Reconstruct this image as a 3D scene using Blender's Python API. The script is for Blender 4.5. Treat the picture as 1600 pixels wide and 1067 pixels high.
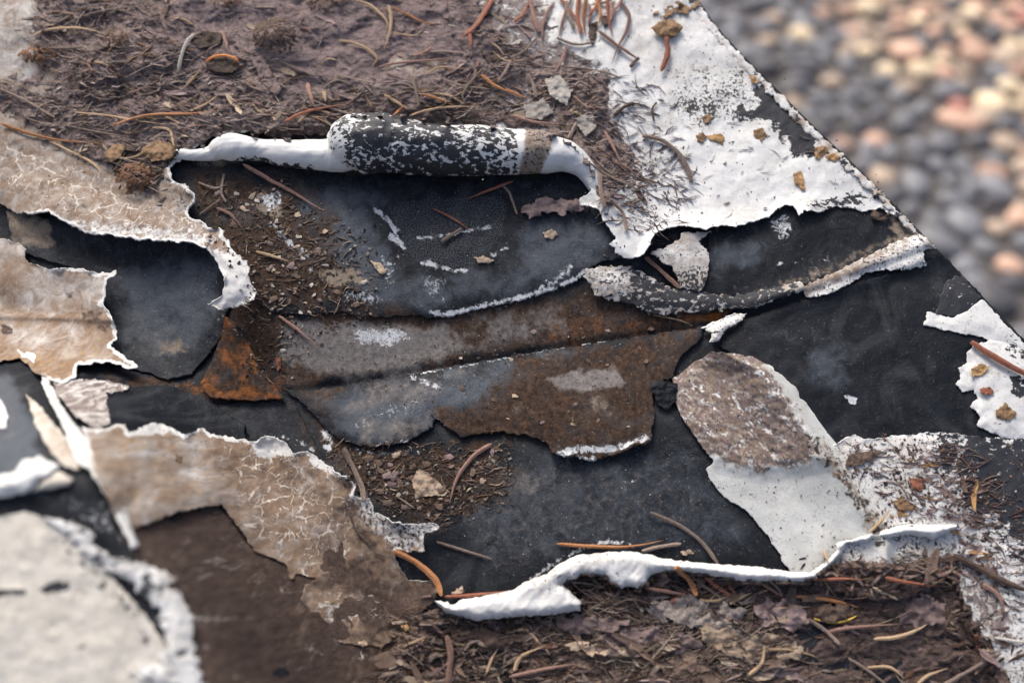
import bpy, math, random
import numpy as np
from mathutils import Matrix, Vector

for o in list(bpy.data.objects):
    bpy.data.objects.remove(o)
SC = bpy.context.scene
COL = SC.collection
R = math.radians

# ------------------------------------------------------------------ camera, sky, sun, exposure
# Local frame of the coping: origin on its surface, x right, y away, z normal (millimetres in the
# tracing helpers, metres in the scene).  The coping itself is laid at a slope of TILT degrees.
FPX, DIST, PITCH, TILT = 1250.0, 226.0, 76.0, 25.0
CAMP = np.array([0.0, -DIST * math.cos(R(PITCH)), DIST * math.sin(R(PITCH))])
FWD = np.array([0.0, math.cos(R(PITCH)), -math.sin(R(PITCH))])
UPV = np.array([0.0, math.sin(R(PITCH)), math.cos(R(PITCH))])
MT = Matrix.Rotation(R(TILT), 4, 'X')

cd = bpy.data.cameras.new('camera')
cam = bpy.data.objects.new('camera', cd)
COL.objects.link(cam)
cd.sensor_width = 36.0
cd.lens = 36.0 * FPX / 1600.0
cd.clip_start = 0.005
cd.clip_end = 200.0
cd.dof.use_dof = True
cd.dof.focus_distance = 0.225
cd.dof.aperture_fstop = 5.6
cam.matrix_world = MT @ Matrix.Translation(Vector(CAMP * 0.001)) @ Matrix.Rotation(R(90 - PITCH), 4, 'X')
SC.camera = cam

SUN_ELEV, SUN_AZ = 52.0, 335.0          # azimuth clockwise from +y
w = bpy.data.worlds.new('World')
SC.world = w
w.use_nodes = True
wn = w.node_tree.nodes
sky = wn.new('ShaderNodeTexSky')
sky.sky_type = 'NISHITA'
sky.sun_disc = False
sky.sun_elevation = R(SUN_ELEV)
sky.sun_rotation = R(SUN_AZ)
sky.air_density = 0.7
sky.dust_density = 6.0
sky.ozone_density = 0.3
bg = wn['Background']
bg.inputs['Strength'].default_value = 0.115
w.node_tree.links.new(sky.outputs[0], bg.inputs[0])

sd_ = bpy.data.lights.new('sun', 'SUN')
sd_.energy = 1.5
sd_.angle = R(18)
sd_.color = (1.0, 0.96, 0.90)
sun = bpy.data.objects.new('sun', sd_)
COL.objects.link(sun)
az, el = R(SUN_AZ), R(SUN_ELEV)
sdir = Vector((math.sin(az) * math.cos(el), math.cos(az) * math.cos(el), math.sin(el)))
sun.rotation_euler = sdir.to_track_quat('Z', 'Y').to_euler()
sun.location = sdir * 2

SC.view_settings.view_transform = 'Standard'
SC.view_settings.look = 'None'
SC.view_settings.exposure = 0.72
SC.view_settings.gamma = 1.0
SC.view_settings.use_curve_mapping = False
SC.cycles.use_denoising = True
SC.cycles.max_bounces = 4
SC.cycles.diffuse_bounces = 3
SC.cycles.glossy_bounces = 2
SC.cycles.caustics_reflective = False
SC.cycles.caustics_refractive = False

rng = np.random.default_rng(7)
random.seed(7)

# ------------------------------------------------------------------ numeric helpers
def unproj(px, py, z):
    """point (mm, coping frame) at height z above the coping plane on the sight line of a photo pixel"""
    px = np.asarray(px, float); py = np.asarray(py, float)
    a = (px - 800.0) / FPX
    b = (533.5 - py) / FPX
    dx = a
    dy = FWD[1] + b * UPV[1]
    dz = FWD[2] + b * UPV[2]
    t = (z - CAMP[2]) / dz
    return np.stack([CAMP[0] + dx * t, CAMP[1] + dy * t, CAMP[2] + dz * t + 0 * px], -1)

_PERM = np.random.default_rng(3).permutation(4096)
_ANG = np.random.default_rng(4).random(4096) * 2 * np.pi
def perlin(x, y, seed=0):
    x = np.asarray(x, float) + seed * 17.31; y = np.asarray(y, float) + seed * 9.77
    xi = np.floor(x).astype(np.int64); yi = np.floor(y).astype(np.int64)
    xf = x - xi; yf = y - yi
    u = xf * xf * xf * (xf * (xf * 6 - 15) + 10); v = yf * yf * yf * (yf * (yf * 6 - 15) + 10)
    def g(ix, iy, dx, dy):
        h = _ANG[_PERM[(_PERM[ix & 4095] + iy) & 4095]]
        return np.cos(h) * dx + np.sin(h) * dy
    a = g(xi, yi, xf, yf); b = g(xi + 1, yi, xf - 1, yf)
    c = g(xi, yi + 1, xf, yf - 1); d = g(xi + 1, yi + 1, xf - 1, yf - 1)
    return ((a + (b - a) * u) * (1 - v) + (c + (d - c) * u) * v) * 1.5
def fbm(x, y, s, octv=3, seed=0, gain=0.5):
    r = 0; amp = 1.0; f = 1.0 / s
    for i in range(octv):
        r = r + amp * perlin(x * f, y * f, seed + i * 5)
        amp *= gain; f *= 2.03
    return r
def sstep(a, b, x):
    t = np.clip((x - a) / (b - a), 0, 1)
    return t * t * (3 - 2 * t)

def polysd(poly, px, py):
    """signed distance (inside positive) and the third value of the nearest outline point"""
    P = np.array([(p[0], p[1], p[2] if len(p) > 2 else 0.0) for p in poly], float)
    best = np.full(px.shape, 1e18); cv = np.zeros(px.shape); ins = np.zeros(px.shape, bool)
    n = len(P)
    for i in range(n):
        ax, ay, ac = P[i]; bx, by, bc = P[(i + 1) % n]
        ex, ey = bx - ax, by - ay
        L2 = ex * ex + ey * ey + 1e-9
        t = np.clip(((px - ax) * ex + (py - ay) * ey) / L2, 0, 1)
        d = (px - ax - t * ex) ** 2 + (py - ay - t * ey) ** 2
        m = d < best
        best = np.where(m, d, best); cv = np.where(m, ac + t * (bc - ac), cv)
        if ey != 0:
            c = ((ay > py) != (by > py)) & (px < ex * (py - ay) / ey + ax)
            ins ^= c
    sd = np.sqrt(best)
    return np.where(ins, sd, -sd), cv

def zone(px, py, poly, soft=8, jag=6, ns=22, seed=1, val=1.0):
    """0..1 field: a traced patch of wear or dirt with an uneven outline"""
    P = np.array([p[:2] for p in poly], float)
    mrg = soft + jag * 2 + 5
    m = (px > P[:, 0].min() - mrg) & (px < P[:, 0].max() + mrg) & (py > P[:, 1].min() - mrg) & (py < P[:, 1].max() + mrg)
    out = np.zeros(px.shape)
    if m.any():
        x = px[m]; y = py[m]
        sd, _ = polysd(poly, x, y)
        sd = sd + jag * fbm(x, y, ns, 3, seed)
        out[m] = sstep(-soft, soft, sd) * val
    return out
def line(px, py, pts, wid, jag=3, ns=15, seed=1, val=1.0):
    """0..1 field round a traced open line (streaks, scratches, chalky rims)"""
    P = np.array(pts, float)
    mrg = wid * 2 + jag * 2 + 4
    m = (px > P[:, 0].min() - mrg) & (px < P[:, 0].max() + mrg) & (py > P[:, 1].min() - mrg) & (py < P[:, 1].max() + mrg)
    out = np.zeros(px.shape)
    if m.any():
        x = px[m] + jag * fbm(px[m], py[m], ns, 2, seed); y = py[m] + jag * fbm(px[m], py[m], ns, 2, seed + 3)
        best = np.full(x.shape, 1e18)
        for i in range(len(P) - 1):
            ax, ay = P[i]; ex, ey = P[i + 1] - P[i]
            t = np.clip(((x - ax) * ex + (y - ay) * ey) / (ex * ex + ey * ey + 1e-9), 0, 1)
            best = np.minimum(best, (x - ax - t * ex) ** 2 + (y - ay - t * ey) ** 2)
        out[m] = (1 - sstep(wid * 0.1, wid * 1.7, np.sqrt(best))) * val * (0.80 + 0.35 * fbm(px[m], py[m], 12, 2, seed + 9))
    return out
def mx(*a):
    r = a[0]
    for b in a[1:]:
        r = np.maximum(r, b)
    return r

# raster of the top surface, so that loose things can be laid on what is there
HX0, HY0, HS = -300, -300, 6
HW, HH = (1900 + 300) // HS + 1, (1400 + 300) // HS + 1
HR = np.full((HH, HW), -99.0)
def hput(px, py, z):
    ix = np.clip(((px - HX0) / HS).astype(int), 0, HW - 1); iy = np.clip(((py - HY0) / HS).astype(int), 0, HH - 1)
    np.maximum.at(HR, (iy, ix), z)
def hget(px, py):
    ix = np.clip(((np.asarray(px, float) - HX0) / HS).astype(int), 0, HW - 1); iy = np.clip(((np.asarray(py, float) - HY0) / HS).astype(int), 0, HH - 1)
    z = HR[iy, ix]
    return np.where(z < -50, 0, z)

# ------------------------------------------------------------------ mesh helpers
def mkmesh(name, V, Q=None, T=None, attrs=None, mat=None, smooth=True, scale=0.001):
    me = bpy.data.meshes.new(name)
    V = np.asarray(V, np.float32) * scale
    nq = 0 if Q is None else len(Q); nt = 0 if T is None else len(T)
    me.vertices.add(len(V)); me.vertices.foreach_set('co', V.ravel())
    loops = np.concatenate([np.asarray(Q, np.int32).ravel() if nq else np.zeros(0, np.int32),
                            np.asarray(T, np.int32).ravel() if nt else np.zeros(0, np.int32)])
    me.loops.add(len(loops)); me.loops.foreach_set('vertex_index', loops.astype(np.int32))
    me.polygons.add(nq + nt)
    st = np.concatenate([np.arange(nq) * 4, nq * 4 + np.arange(nt) * 3]).astype(np.int32)
    me.polygons.foreach_set('loop_start', st)
    me.polygons.foreach_set('use_smooth', np.full(nq + nt, smooth, bool))
    me.update(calc_edges=True)
    me.validate()
    for k, a in (attrs or {}).items():
        at = me.attributes.new(k, 'FLOAT_COLOR', 'POINT')
        at.data.foreach_set('color', np.ascontiguousarray(a, np.float32).ravel())
    if mat is not None:
        me.materials.append(mat)
    return me
def link(name, me, parent=None, mw=None):
    o = bpy.data.objects.new(name, me)
    COL.objects.link(o)
    if parent is not None:
        o.parent = parent
        if mw is not None:
            o.matrix_local = mw
    else:
        o.matrix_world = MT if mw is None else mw
    return o
def tag(o, label=None, cat=None, group=None, kind=None):
    if label: o['label'] = label
    if cat: o['category'] = cat
    if group: o['group'] = group
    if kind: o['kind'] = kind
    return o

def grid_cut(poly, step, jag=0, jns=14, seed=1, jag2=0):
    """regular grid cut along a traced outline; border vertices pulled onto the outline"""
    P = np.array([p[:2] for p in poly], float)
    x0, y0 = P.min(0) - step * 2 - jag; x1, y1 = P.max(0) + step * 2 + jag
    xs = np.arange(x0, x1 + step, step); ys = np.arange(y0, y1 + step, step)
    X, Y = np.meshgrid(xs, ys)
    sd, cv = polysd(poly, X, Y)
    if jag:
        sd = sd + jag * fbm(X, Y, jns, 3, seed, 0.6) + 0.45 * jag * perlin(X / 5.5, Y / 5.5, seed + 2) * (0.4 + sstep(-.1, .4, fbm(X, Y, 60, 2, seed + 6)))
    gy, gx = np.gradient(sd, step)
    g2 = gx * gx + gy * gy
    ins = sd > 0
    cell = ins[:-1, :-1] | ins[1:, :-1] | ins[:-1, 1:] | ins[1:, 1:]
    idx = np.arange(X.size).reshape(X.shape)
    q = np.stack([idx[:-1, :-1][cell], idx[1:, :-1][cell], idx[1:, 1:][cell], idx[:-1, 1:][cell]], 1)
    used = np.unique(q)
    rm = np.full(X.size, -1); rm[used] = np.arange(len(used))
    q = rm[q]
    x = X.ravel()[used]; y = Y.ravel()[used]; s = sd.ravel()[used]; c = cv.ravel()[used]
    ax = gx.ravel()[used]; ay = gy.ravel()[used]; g = np.maximum(g2.ravel()[used], 0.25)
    o = s < 0
    mv = np.clip(s / g, -step * 1.3, 0)
    x = np.where(o, x - mv * ax, x); y = np.where(o, y - mv * ay, y)
    s = np.where(o, 0, s)
    gl = np.sqrt(ax * ax + ay * ay) + 1e-6
    return x, y, s, c, ax / gl, ay / gl, q

def border(q):
    e = np.concatenate([q[:, [0, 1]], q[:, [1, 2]], q[:, [2, 3]], q[:, [3, 0]]])
    key = np.sort(e, 1); k = key[:, 0].astype(np.int64) * 10000000 + key[:, 1]
    u, inv, cnt = np.unique(k, return_inverse=True, return_counts=True)
    return e[cnt[inv] == 1]

def sheet(name, poly, zf, mat, attr, thick=0.4, step=2.6, jag=3.0, jns=16, seed=1, curlL=16.0, curlR=14.0,
          parent=None, closed=True, under=None, wob=0.0, put=True):
    """a thin sheet of real thickness with a torn outline; the third value of an outline point (0..2.6) is how far
    (radians) its rim has curled up"""
    x, y, s, c, gx, gy, q = grid_cut(poly, step, jag, jns, seed)
    z = zf(x, y, s)
    n = len(x)
    # curl: the rim rolls up round a bar of radius curlR (px)
    c = c * (0.75 + 1.1 * fbm(x, y, 42, 2, seed + 11))
    c = np.clip(c, 0, 2.8)
    Lc = np.maximum(curlL * np.minimum(c, 1.0), 1e-3)
    rr = np.where(c > 1e-3, Lc / np.maximum(c, 1e-3), 1e3)
    sl = np.clip(Lc - s, 0, None)
    th = sl / rr
    out = rr * np.sin(th) - sl
    x2 = x - gx * out; y2 = y - gy * out
    up = rr * (1 - np.cos(th)) * 0.18
    if wob:
        up = up + wob * fbm(x, y, 18, 2, seed + 21) * sstep(30, 0, s)
    zt = z + up
    V = unproj(x2, y2, zt)
    A = attr(x, y, s)
    if put:
        hput(x2, y2, zt)
    if closed:
        Vb = V + thick * np.stack([-gx * np.sin(th), gy * np.sin(th), -np.cos(th)], -1)
        be = border(q)
        side = np.stack([be[:, 1], be[:, 0], be[:, 0] + n, be[:, 1] + n], 1)
        Q = np.concatenate([q, q[:, ::-1] + n, side])
        V = np.concatenate([V, Vb])
        B = under(x, y, s) if under else A
        A = {k: np.concatenate([A[k], B[k]]) for k in A}
    else:
        Q = q
    me = mkmesh(name, V, Q, None, A, mat)
    return link(name, me, parent, Matrix.Identity(4) if parent is not None else None)

def pack(**k):
    """channels -> the colour attributes A and B"""
    n = len(next(iter(k.values())))
    z = np.zeros(n)
    f = lambda c: np.clip(k.get(c, z), 0, 1)
    return {'A': np.stack([f('a0'), f('a1'), f('a2'), f('a3')], -1), 'B': np.stack([f('b0'), f('b1'), f('b2'), f('b3')], -1)}

# ------------------------------------------------------------------ node helpers
class NB:
    def __init__(s, name, dim='3D'):
        s.dim = dim
        s.m = bpy.data.materials.new(name); s.m.use_nodes = True
        s.t = s.m.node_tree; s.n = s.t.nodes; s.bsdf = s.n['Principled BSDF']
        s.tc = s.n.new('ShaderNodeTexCoord'); s.src = s.tc.outputs['Object']
        s._at = {}
    def L(s, a, b): s.t.links.new(a, b)
    def put(s, inp, v):
        if isinstance(v, bpy.types.NodeSocket): s.L(v, inp)
        elif isinstance(v, (tuple, list)) and len(v) == 3 and inp.type == 'RGBA': inp.default_value = (*v, 1)
        else: inp.default_value = v
    def mapping(s, scale=(1, 1, 1), rot=0.0, loc=(0, 0, 0)):
        m = s.n.new('ShaderNodeMapping'); s.L(s.src, m.inputs[0])
        m.inputs['Scale'].default_value = scale; m.inputs['Rotation'].default_value = (0, 0, rot); m.inputs['Location'].default_value = loc
        return m.outputs[0]
    def noise(s, scale, detail=4, rough=0.6, dist=0.0, vec=None, norm=True, off=None):
        k = s.n.new('ShaderNodeTexNoise'); k.noise_dimensions = s.dim; k.inputs['Scale'].default_value = scale
        k.inputs['Detail'].default_value = detail; k.inputs['Roughness'].default_value = rough; k.inputs['Distortion'].default_value = dist
        if vec is None and off is not None: vec = s.mapping(loc=off)
        s.L(vec if vec is not None else s.src, k.inputs['Vector'])
        return s.rng(k.outputs[0], 0.28, 0.72) if norm else k.outputs[0]
    def vor(s, scale, feature='DISTANCE_TO_EDGE', vec=None, rand=1.0):
        k = s.n.new('ShaderNodeTexVoronoi'); k.voronoi_dimensions = s.dim; k.feature = feature; k.inputs['Scale'].default_value = scale
        k.inputs['Randomness'].default_value = rand
        s.L(vec if vec is not None else s.src, k.inputs['Vector'])
        return k.outputs[0]
    def rng(s, v, a, b, c=0.0, d=1.0, smooth=False):
        k = s.n.new('ShaderNodeMapRange'); k.clamp = True
        if smooth: k.interpolation_type = 'SMOOTHSTEP'
        s.put(k.inputs[0], v)
        for i, q in enumerate((a, b, c, d)): s.put(k.inputs[1 + i], q)
        return k.outputs[0]
    def math(s, op, a, b=0.0, clamp=False):
        k = s.n.new('ShaderNodeMath'); k.operation = op; k.use_clamp = clamp
        s.put(k.inputs[0], a); s.put(k.inputs[1], b)
        return k.outputs[0]
    def mix(s, f, a, b, mode='MIX'):
        k = s.n.new('ShaderNodeMix'); k.data_type = 'RGBA'; k.blend_type = mode
        s.put(k.inputs[0], f); s.put(k.inputs[6], a); s.put(k.inputs[7], b)
        return k.outputs[2]
    def attr(s, name, ch):
        if name not in s._at:
            k = s.n.new('ShaderNodeAttribute'); k.attribute_name = name
            sp = s.n.new('ShaderNodeSeparateColor'); s.L(k.outputs['Color'], sp.inputs[0])
            s._at[name] = (sp.outputs[0], sp.outputs[1], sp.outputs[2], k.outputs['Alpha'])
        return s._at[name][ch]
    def thr(s, mask, n, wd):
        """coverage: where mask rises above the noise, with edge softness wd"""
        d = s.math('SUBTRACT', mask, s.rng(n, 0, 1, 0.03 + wd, 0.97 - wd * 0.3))
        return s.rng(d, -wd, wd, 0, 1, True)
    def warp(s, scale, amt):
        k = s.n.new('ShaderNodeTexNoise'); k.noise_dimensions = s.dim; k.inputs['Scale'].default_value = scale; k.inputs['Detail'].default_value = 3
        s.L(s.src, k.inputs['Vector'])
        v = s.n.new('ShaderNodeVectorMath'); v.operation = 'MULTIPLY_ADD'
        s.L(k.outputs['Color'], v.inputs[0]); v.inputs[1].default_value = (amt,) * 3; s.L(s.src, v.inputs[2])
        return v.outputs[0]
    def bump(s, h, dist, strength=1.0, prev=None):
        k = s.n.new('ShaderNodeBump'); k.inputs['Distance'].default_value = dist; k.inputs['Strength'].default_value = strength
        s.L(h, k.inputs['Height'])
        if prev is not None: s.L(prev, k.inputs['Normal'])
        return k.outputs[0]
    def done(s, col, rough=0.8, nrm=None, spec=0.3):
        s.put(s.bsdf.inputs['Base Color'], col); s.put(s.bsdf.inputs['Roughness'], rough)
        s.put(s.bsdf.inputs['Specular IOR Level'], spec)
        if nrm is not None: s.L(nrm, s.bsdf.inputs['Normal'])
        return s.m

def mat_membrane():
    """black membrane: A brown soil, rust, chalk bloom, grey dust;  B light grit, bluish bloom, beige mud, granular"""
    b = NB('black_membrane', '2D')
    n1 = b.noise(90, 5, 0.65); n2 = b.noise(700, 5, 0.7); n3 = b.noise(2600, 4, 0.65); n4 = b.noise(260, 5, 0.7, 0.6)
    col = b.mix(n1, (0.003, 0.004, 0.0065), (0.010, 0.0125, 0.018))
    col = b.mix(b.math('MULTIPLY', n3, 0.35), col, (0.030, 0.036, 0.045))
    bl = b.thr(b.attr('B', 1), n4, 0.4)
    col = b.mix(b.math('MULTIPLY', bl, 0.75), col, b.mix(n3, (0.085, 0.103, 0.130), (0.15, 0.172, 0.20)))
    br = b.thr(b.attr('A', 0), n4, 0.3)
    col = b.mix(br, col, b.mix(n2, (0.018, 0.011, 0.008), (0.105, 0.064, 0.042)))
    du = b.thr(b.attr('A', 3), b.noise(420, 5, 0.72, off=(.3, .1, 0)), 0.35)
    col = b.mix(du, col, b.mix(n2, (0.12, 0.11, 0.105), (0.27, 0.25, 0.235)))
    be = b.thr(b.attr('B', 2), b.noise(320, 5, 0.7, off=(.5, .7, 0)), 0.28)
    col = b.mix(be, col, b.mix(n3, (0.19, 0.145, 0.10), (0.36, 0.30, 0.235)))
    ru = b.thr(b.attr('A', 1), b.noise(300, 5, 0.7, 0.8, off=(.9, .2, 0)), 0.3)
    col = b.mix(ru, col, b.mix(n2, (0.085, 0.032, 0.013), (0.34, 0.125, 0.034)))
    ch = b.thr(b.attr('A', 2), b.noise(900, 5, 0.75, 0.5, off=(.1, .9, 0)), 0.16)
    col = b.mix(ch, col, b.mix(n3, (0.42, 0.46, 0.50), (0.80, 0.82, 0.83)))
    # fine pale grit everywhere, thick where B.r asks for it
    sn = b.noise(150, 2, 0.5, 0.8, vec=b.mapping((1, 2.8, 1), 0.5), norm=False)
    scr = b.math('MULTIPLY', b.rng(b.math('ABSOLUTE', b.math('SUBTRACT', sn, 0.5)), 0.002, 0.007, 1, 0), b.rng(n4, 0.5, 0.8))
    col = b.mix(b.math('MULTIPLY', scr, 0.4), col, (0.16, 0.17, 0.18))
    cl = b.rng(b.noise(60, 4, 0.7, 1.0, off=(.9, .6, 0)), 0.5, 0.95)
    col = b.mix(b.math('MULTIPLY', cl, 0.24), col, (0.10, 0.108, 0.118))
    dots = b.rng(b.math('SUBTRACT', b.math('MULTIPLY', b.attr('B', 0), 0.135), b.rng(b.noise(950, 4, 0.85, off=(.25, .45, 0)), 1.0, 0.0)), -0.05, 0.05, 0, 1)
    col = b.mix(b.math('MULTIPLY', dots, 0.7), col, b.mix(n1, (0.30, 0.27, 0.24), (0.45, 0.45, 0.45)))
    # granular (mineral) felt
    gr = b.math('MULTIPLY', b.rng(b.vor(2300, 'F1'), 0.18, 0.36, 1, 0), b.thr(b.attr('B', 3), n4, 0.15))
    col = b.mix(b.math('MULTIPLY', gr, 0.65), col, (0.14, 0.16, 0.19))
    hgt = b.math('ADD', b.math('MULTIPLY', n2, 0.5), b.math('MULTIPLY', n3, 0.5))
    dirt = b.math('ADD', b.math('ADD', br, du), b.math('ADD', ru, b.math('ADD', ch, be)), True)
    ro = b.rng(dirt, 0, 1, b.rng(n1, 0.1, 0.9, 0.30, 0.55), 0.88)
    return b.done(col, ro, b.bump(hgt, 0.00022, 0.8), 0.17)

def mat_paint(name='white_paint', dim='2D', white=(0.76, 0.77, 0.755), white2=(0.60, 0.60, 0.565)):
    """peeling paint skin: A dirt wash, crackle, deep brown, black;  B specks, purple dust, clean rim, ochre stain"""
    b = NB(name, dim)
    n1 = b.noise(110, 4, 0.6); n2 = b.noise(800, 5, 0.72); n3 = b.noise(3000, 4, 0.7); n4 = b.noise(240, 5, 0.68, 0.5)
    col = b.mix(b.rng(n1, 0.3, 1.0), white, white2)
    col = b.mix(b.math('MULTIPLY', b.rng(n3, .55, 1), 0.25), col, (0.34, 0.31, 0.27))
    st = b.rng(b.noise(330, 5, 0.75, 0.8, off=(.77, .31, 0)), 0.52, 0.95)
    col = b.mix(b.math('MULTIPLY', st, 0.32), col, (0.40, 0.355, 0.315))
    di = b.thr(b.attr('A', 0), n4, 0.42)
    dc = b.mix(n2, (0.115, 0.070, 0.044), (0.265, 0.180, 0.120))
    dc = b.mix(b.math('MULTIPLY', n1, 0.4), dc, (0.36, 0.275, 0.20))
    col = b.mix(di, col, dc)
    dp = b.thr(b.attr('A', 2), b.noise(210, 5, 0.72, 0.4, off=(.4, .4, 0)), 0.3)
    col = b.mix(dp, col, b.mix(n2, (0.034, 0.022, 0.017), (0.092, 0.062, 0.050)))
    # crackle: a branching net of pale cracks where the dirt film has split
    wv = b.warp(260, 0.004)
    wv2 = b.warp(900, 0.0012)
    e1 = b.vor(190, vec=wv); e2 = b.vor(520, vec=wv2)
    wid = b.rng(b.noise(170, 4, 0.6, off=(.2, .2, 0)), 0.30, 0.95, -0.012, 0.055)
    c1 = b.rng(b.math('SUBTRACT', e1, wid), -0.01, 0.02, 1, 0)
    wid2 = b.rng(b.noise(330, 5, 0.65, off=(.7, .2, 0)), 0.45, 0.95, -0.04, 0.085)
    c2 = b.rng(b.math('SUBTRACT', e2, wid2), -0.015, 0.03, 1, 0)
    ck = b.math('MULTIPLY', b.math('MAXIMUM', c1, c2), b.thr(b.attr('A', 1), b.noise(380, 5, 0.7, off=(.6, .3, 0)), 0.25))
    col = b.mix(b.math('MULTIPLY', ck, 0.9), col, (0.66, 0.62, 0.55))
    pu = b.thr(b.attr('B', 1), b.noise(520, 5, 0.75, 0.6, off=(.8, .8, 0)), 0.14)
    col = b.mix(b.math('MULTIPLY', pu, 0.92), col, b.mix(n2, (0.105, 0.078, 0.074), (0.25, 0.195, 0.185)))
    fn = b.noise(420, 2, 0.5, 1.2, off=(.33, .77, 0), norm=False)
    fm = b.rng(b.noise(240, 3, 0.6, off=(.12, .42, 0)), 0.45, 0.7)
    fib = b.math('MULTIPLY', b.rng(b.math('ABSOLUTE', b.math('SUBTRACT', fn, 0.5)), 0.004, 0.012, 1, 0), fm)
    col = b.mix(b.math('MULTIPLY', fib, 0.55), col, (0.20, 0.15, 0.125))
    oc = b.thr(b.attr('B', 3), b.noise(600, 5, 0.7, off=(.5, .15, 0)), 0.3)
    col = b.mix(b.math('MULTIPLY', oc, 0.8), col, b.mix(n2, (0.26, 0.14, 0.055), (0.48, 0.33, 0.17)))
    ri = b.math('MULTIPLY', 0.85, b.thr(b.attr('B', 2), b.noise(700, 5, 0.7, 0.4, off=(.35, .55, 0)), 0.2))
    col = b.mix(ri, col, b.mix(n3, (0.66, 0.67, 0.65), (0.80, 0.81, 0.80)))
    sk = b.thr(b.math('MULTIPLY', b.attr('B', 0), b.rng(n4, 0.2, 0.75, 0.55, 1.12)), b.noise(1150, 5, 0.68, 0.2, off=(.15, .65, 0)), 0.05)
    col = b.mix(sk, col, b.mix(n3, (0.016, 0.017, 0.020), (0.06, 0.055, 0.05)))
    bk = b.thr(b.attr('A', 3), b.noise(500, 5, 0.64, 0.3, vec=b.mapping((1, 1.6, 1), 0.35)), 0.035)
    col = b.mix(bk, col, b.mix(n3, (0.012, 0.014, 0.019), (0.045, 0.048, 0.055)))
    hg = b.math('ADD', b.math('MULTIPLY', n2, 0.5), b.math('MULTIPLY', n3, 0.25))
    ro = b.rng(b.math('ADD', di, b.math('ADD', pu, dp), True), 0, 1, b.rng(n4, 0, 1, 0.42, 0.62), 0.88)
    return b.done(col, ro, b.bump(hg, 0.00013, 0.75), 0.4)

def mat_litter(name, dark, mid, light, mud, pale=0.5):
    """rotted litter: A.r darker humus, A.g pale dry fibre, A.b mossy, A.a = relief (not used for colour)"""
    b = NB(name, '2D')
    f1 = b.mapping((1.0, 2.2, 1.0), 0.12); f2 = b.mapping((1.0, 3.4, 1.0), -0.28)
    n1 = b.noise(130, 5, 0.74, 0.5); n2 = b.noise(620, 5, 0.74, 0.7, vec=f1); n3 = b.noise(1500, 5, 0.72, 0.5, vec=f2); n4 = b.noise(3200, 4, 0.65)
    col = b.mix(b.rng(n2, 0.22, 0.66), dark, mid)
    col = b.mix(b.rng(n3, 0.55, 0.92), col, light)
    col = b.mix(b.math('MULTIPLY', b.attr('A', 3), 0.7), col, b.mix(b.rng(n2, 0.1, 0.9), mud[0], mud[1]))
    hu = b.thr(b.attr('A', 0), n1, 0.3)
    col = b.mix(hu, col, b.mix(n3, (0.010, 0.008, 0.007), (0.085, 0.062, 0.048)))
    pa = b.thr(b.attr('A', 1), b.noise(420, 5, 0.75, 0.8, vec=f2), 0.16)
    col = b.mix(b.math('MULTIPLY', pa, pale + 0.3), col, b.mix(n4, (0.27, 0.21, 0.16), (0.50, 0.42, 0.34)))
    mo = b.thr(b.attr('A', 2), n2, 0.25)
    col = b.mix(b.math('MULTIPLY', mo, 0.7), col, b.mix(n3, (0.06, 0.055, 0.035), (0.20, 0.18, 0.12)))
    col = b.mix(b.rng(n4, 0.72, 0.95), col, b.mix(n3, (0.02, 0.015, 0.013), (0.34, 0.29, 0.26)))
    hg = b.math('ADD', b.math('MULTIPLY', n2, 0.8), b.math('ADD', b.math('MULTIPLY', n3, 0.5), b.math('MULTIPLY', n4, 0.25)))
    return b.done(col, 0.92, b.bump(hg, 0.0005, 0.8), 0.15)

def mat_bits(name, c1, c2, c3, sc=900, rough=0.75, streak=True):
    """needles, bark, husks: streaked plant fibre, varied from object to object"""
    b = NB(name)
    oi = b.n.new('ShaderNodeObjectInfo')
    n1 = b.noise(sc * 0.22, 4, 0.6); n2 = b.noise(sc * 2.2, 5, 0.7)
    col = b.mix(n1, c1, c2)
    col = b.mix(b.rng(n2, 0.42, 1.0, 0, 0.85), col, c3)
    hs = b.n.new('ShaderNodeHueSaturation')
    b.L(b.rng(oi.outputs['Random'], 0, 1, 0.7, 1.35), hs.inputs['Value']); b.L(col, hs.inputs['Color'])
    hs.inputs['Saturation'].default_value = 0.95
    return b.done(hs.outputs[0], rough, b.bump(b.math('ADD', n1, n2), 0.00012, 0.8), 0.3)

def mat_tint(name, rough=0.85, sc=1500):
    """crumbs: each crumb has its own pigment in attribute A"""
    b = NB(name)
    k = b.n.new('ShaderNodeAttribute'); k.attribute_name = 'A'
    n = b.noise(sc, 5, 0.7)
    col = b.mix(b.rng(n, 0, 1, 0.0, 0.6), k.outputs['Color'], (0.02, 0.016, 0.013))
    return b.done(col, rough, b.bump(n, 0.0002, 0.8), 0.25)

M_MEM = mat_membrane()
M_PAINT = mat_paint()
M_CURL = mat_paint('white_paint_curled', '3D')
M_LIT1 = mat_litter('rotted_litter', (0.085, 0.060, 0.054), (0.38, 0.295, 0.275), (0.56, 0.47, 0.43), ((0.21, 0.155, 0.15), (0.40, 0.315, 0.31)))
M_LIT2 = mat_litter('damp_litter', (0.035, 0.025, 0.022), (0.205, 0.146, 0.130), (0.40, 0.31, 0.255), ((0.055, 0.039, 0.036), (0.15, 0.110, 0.102)))

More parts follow.
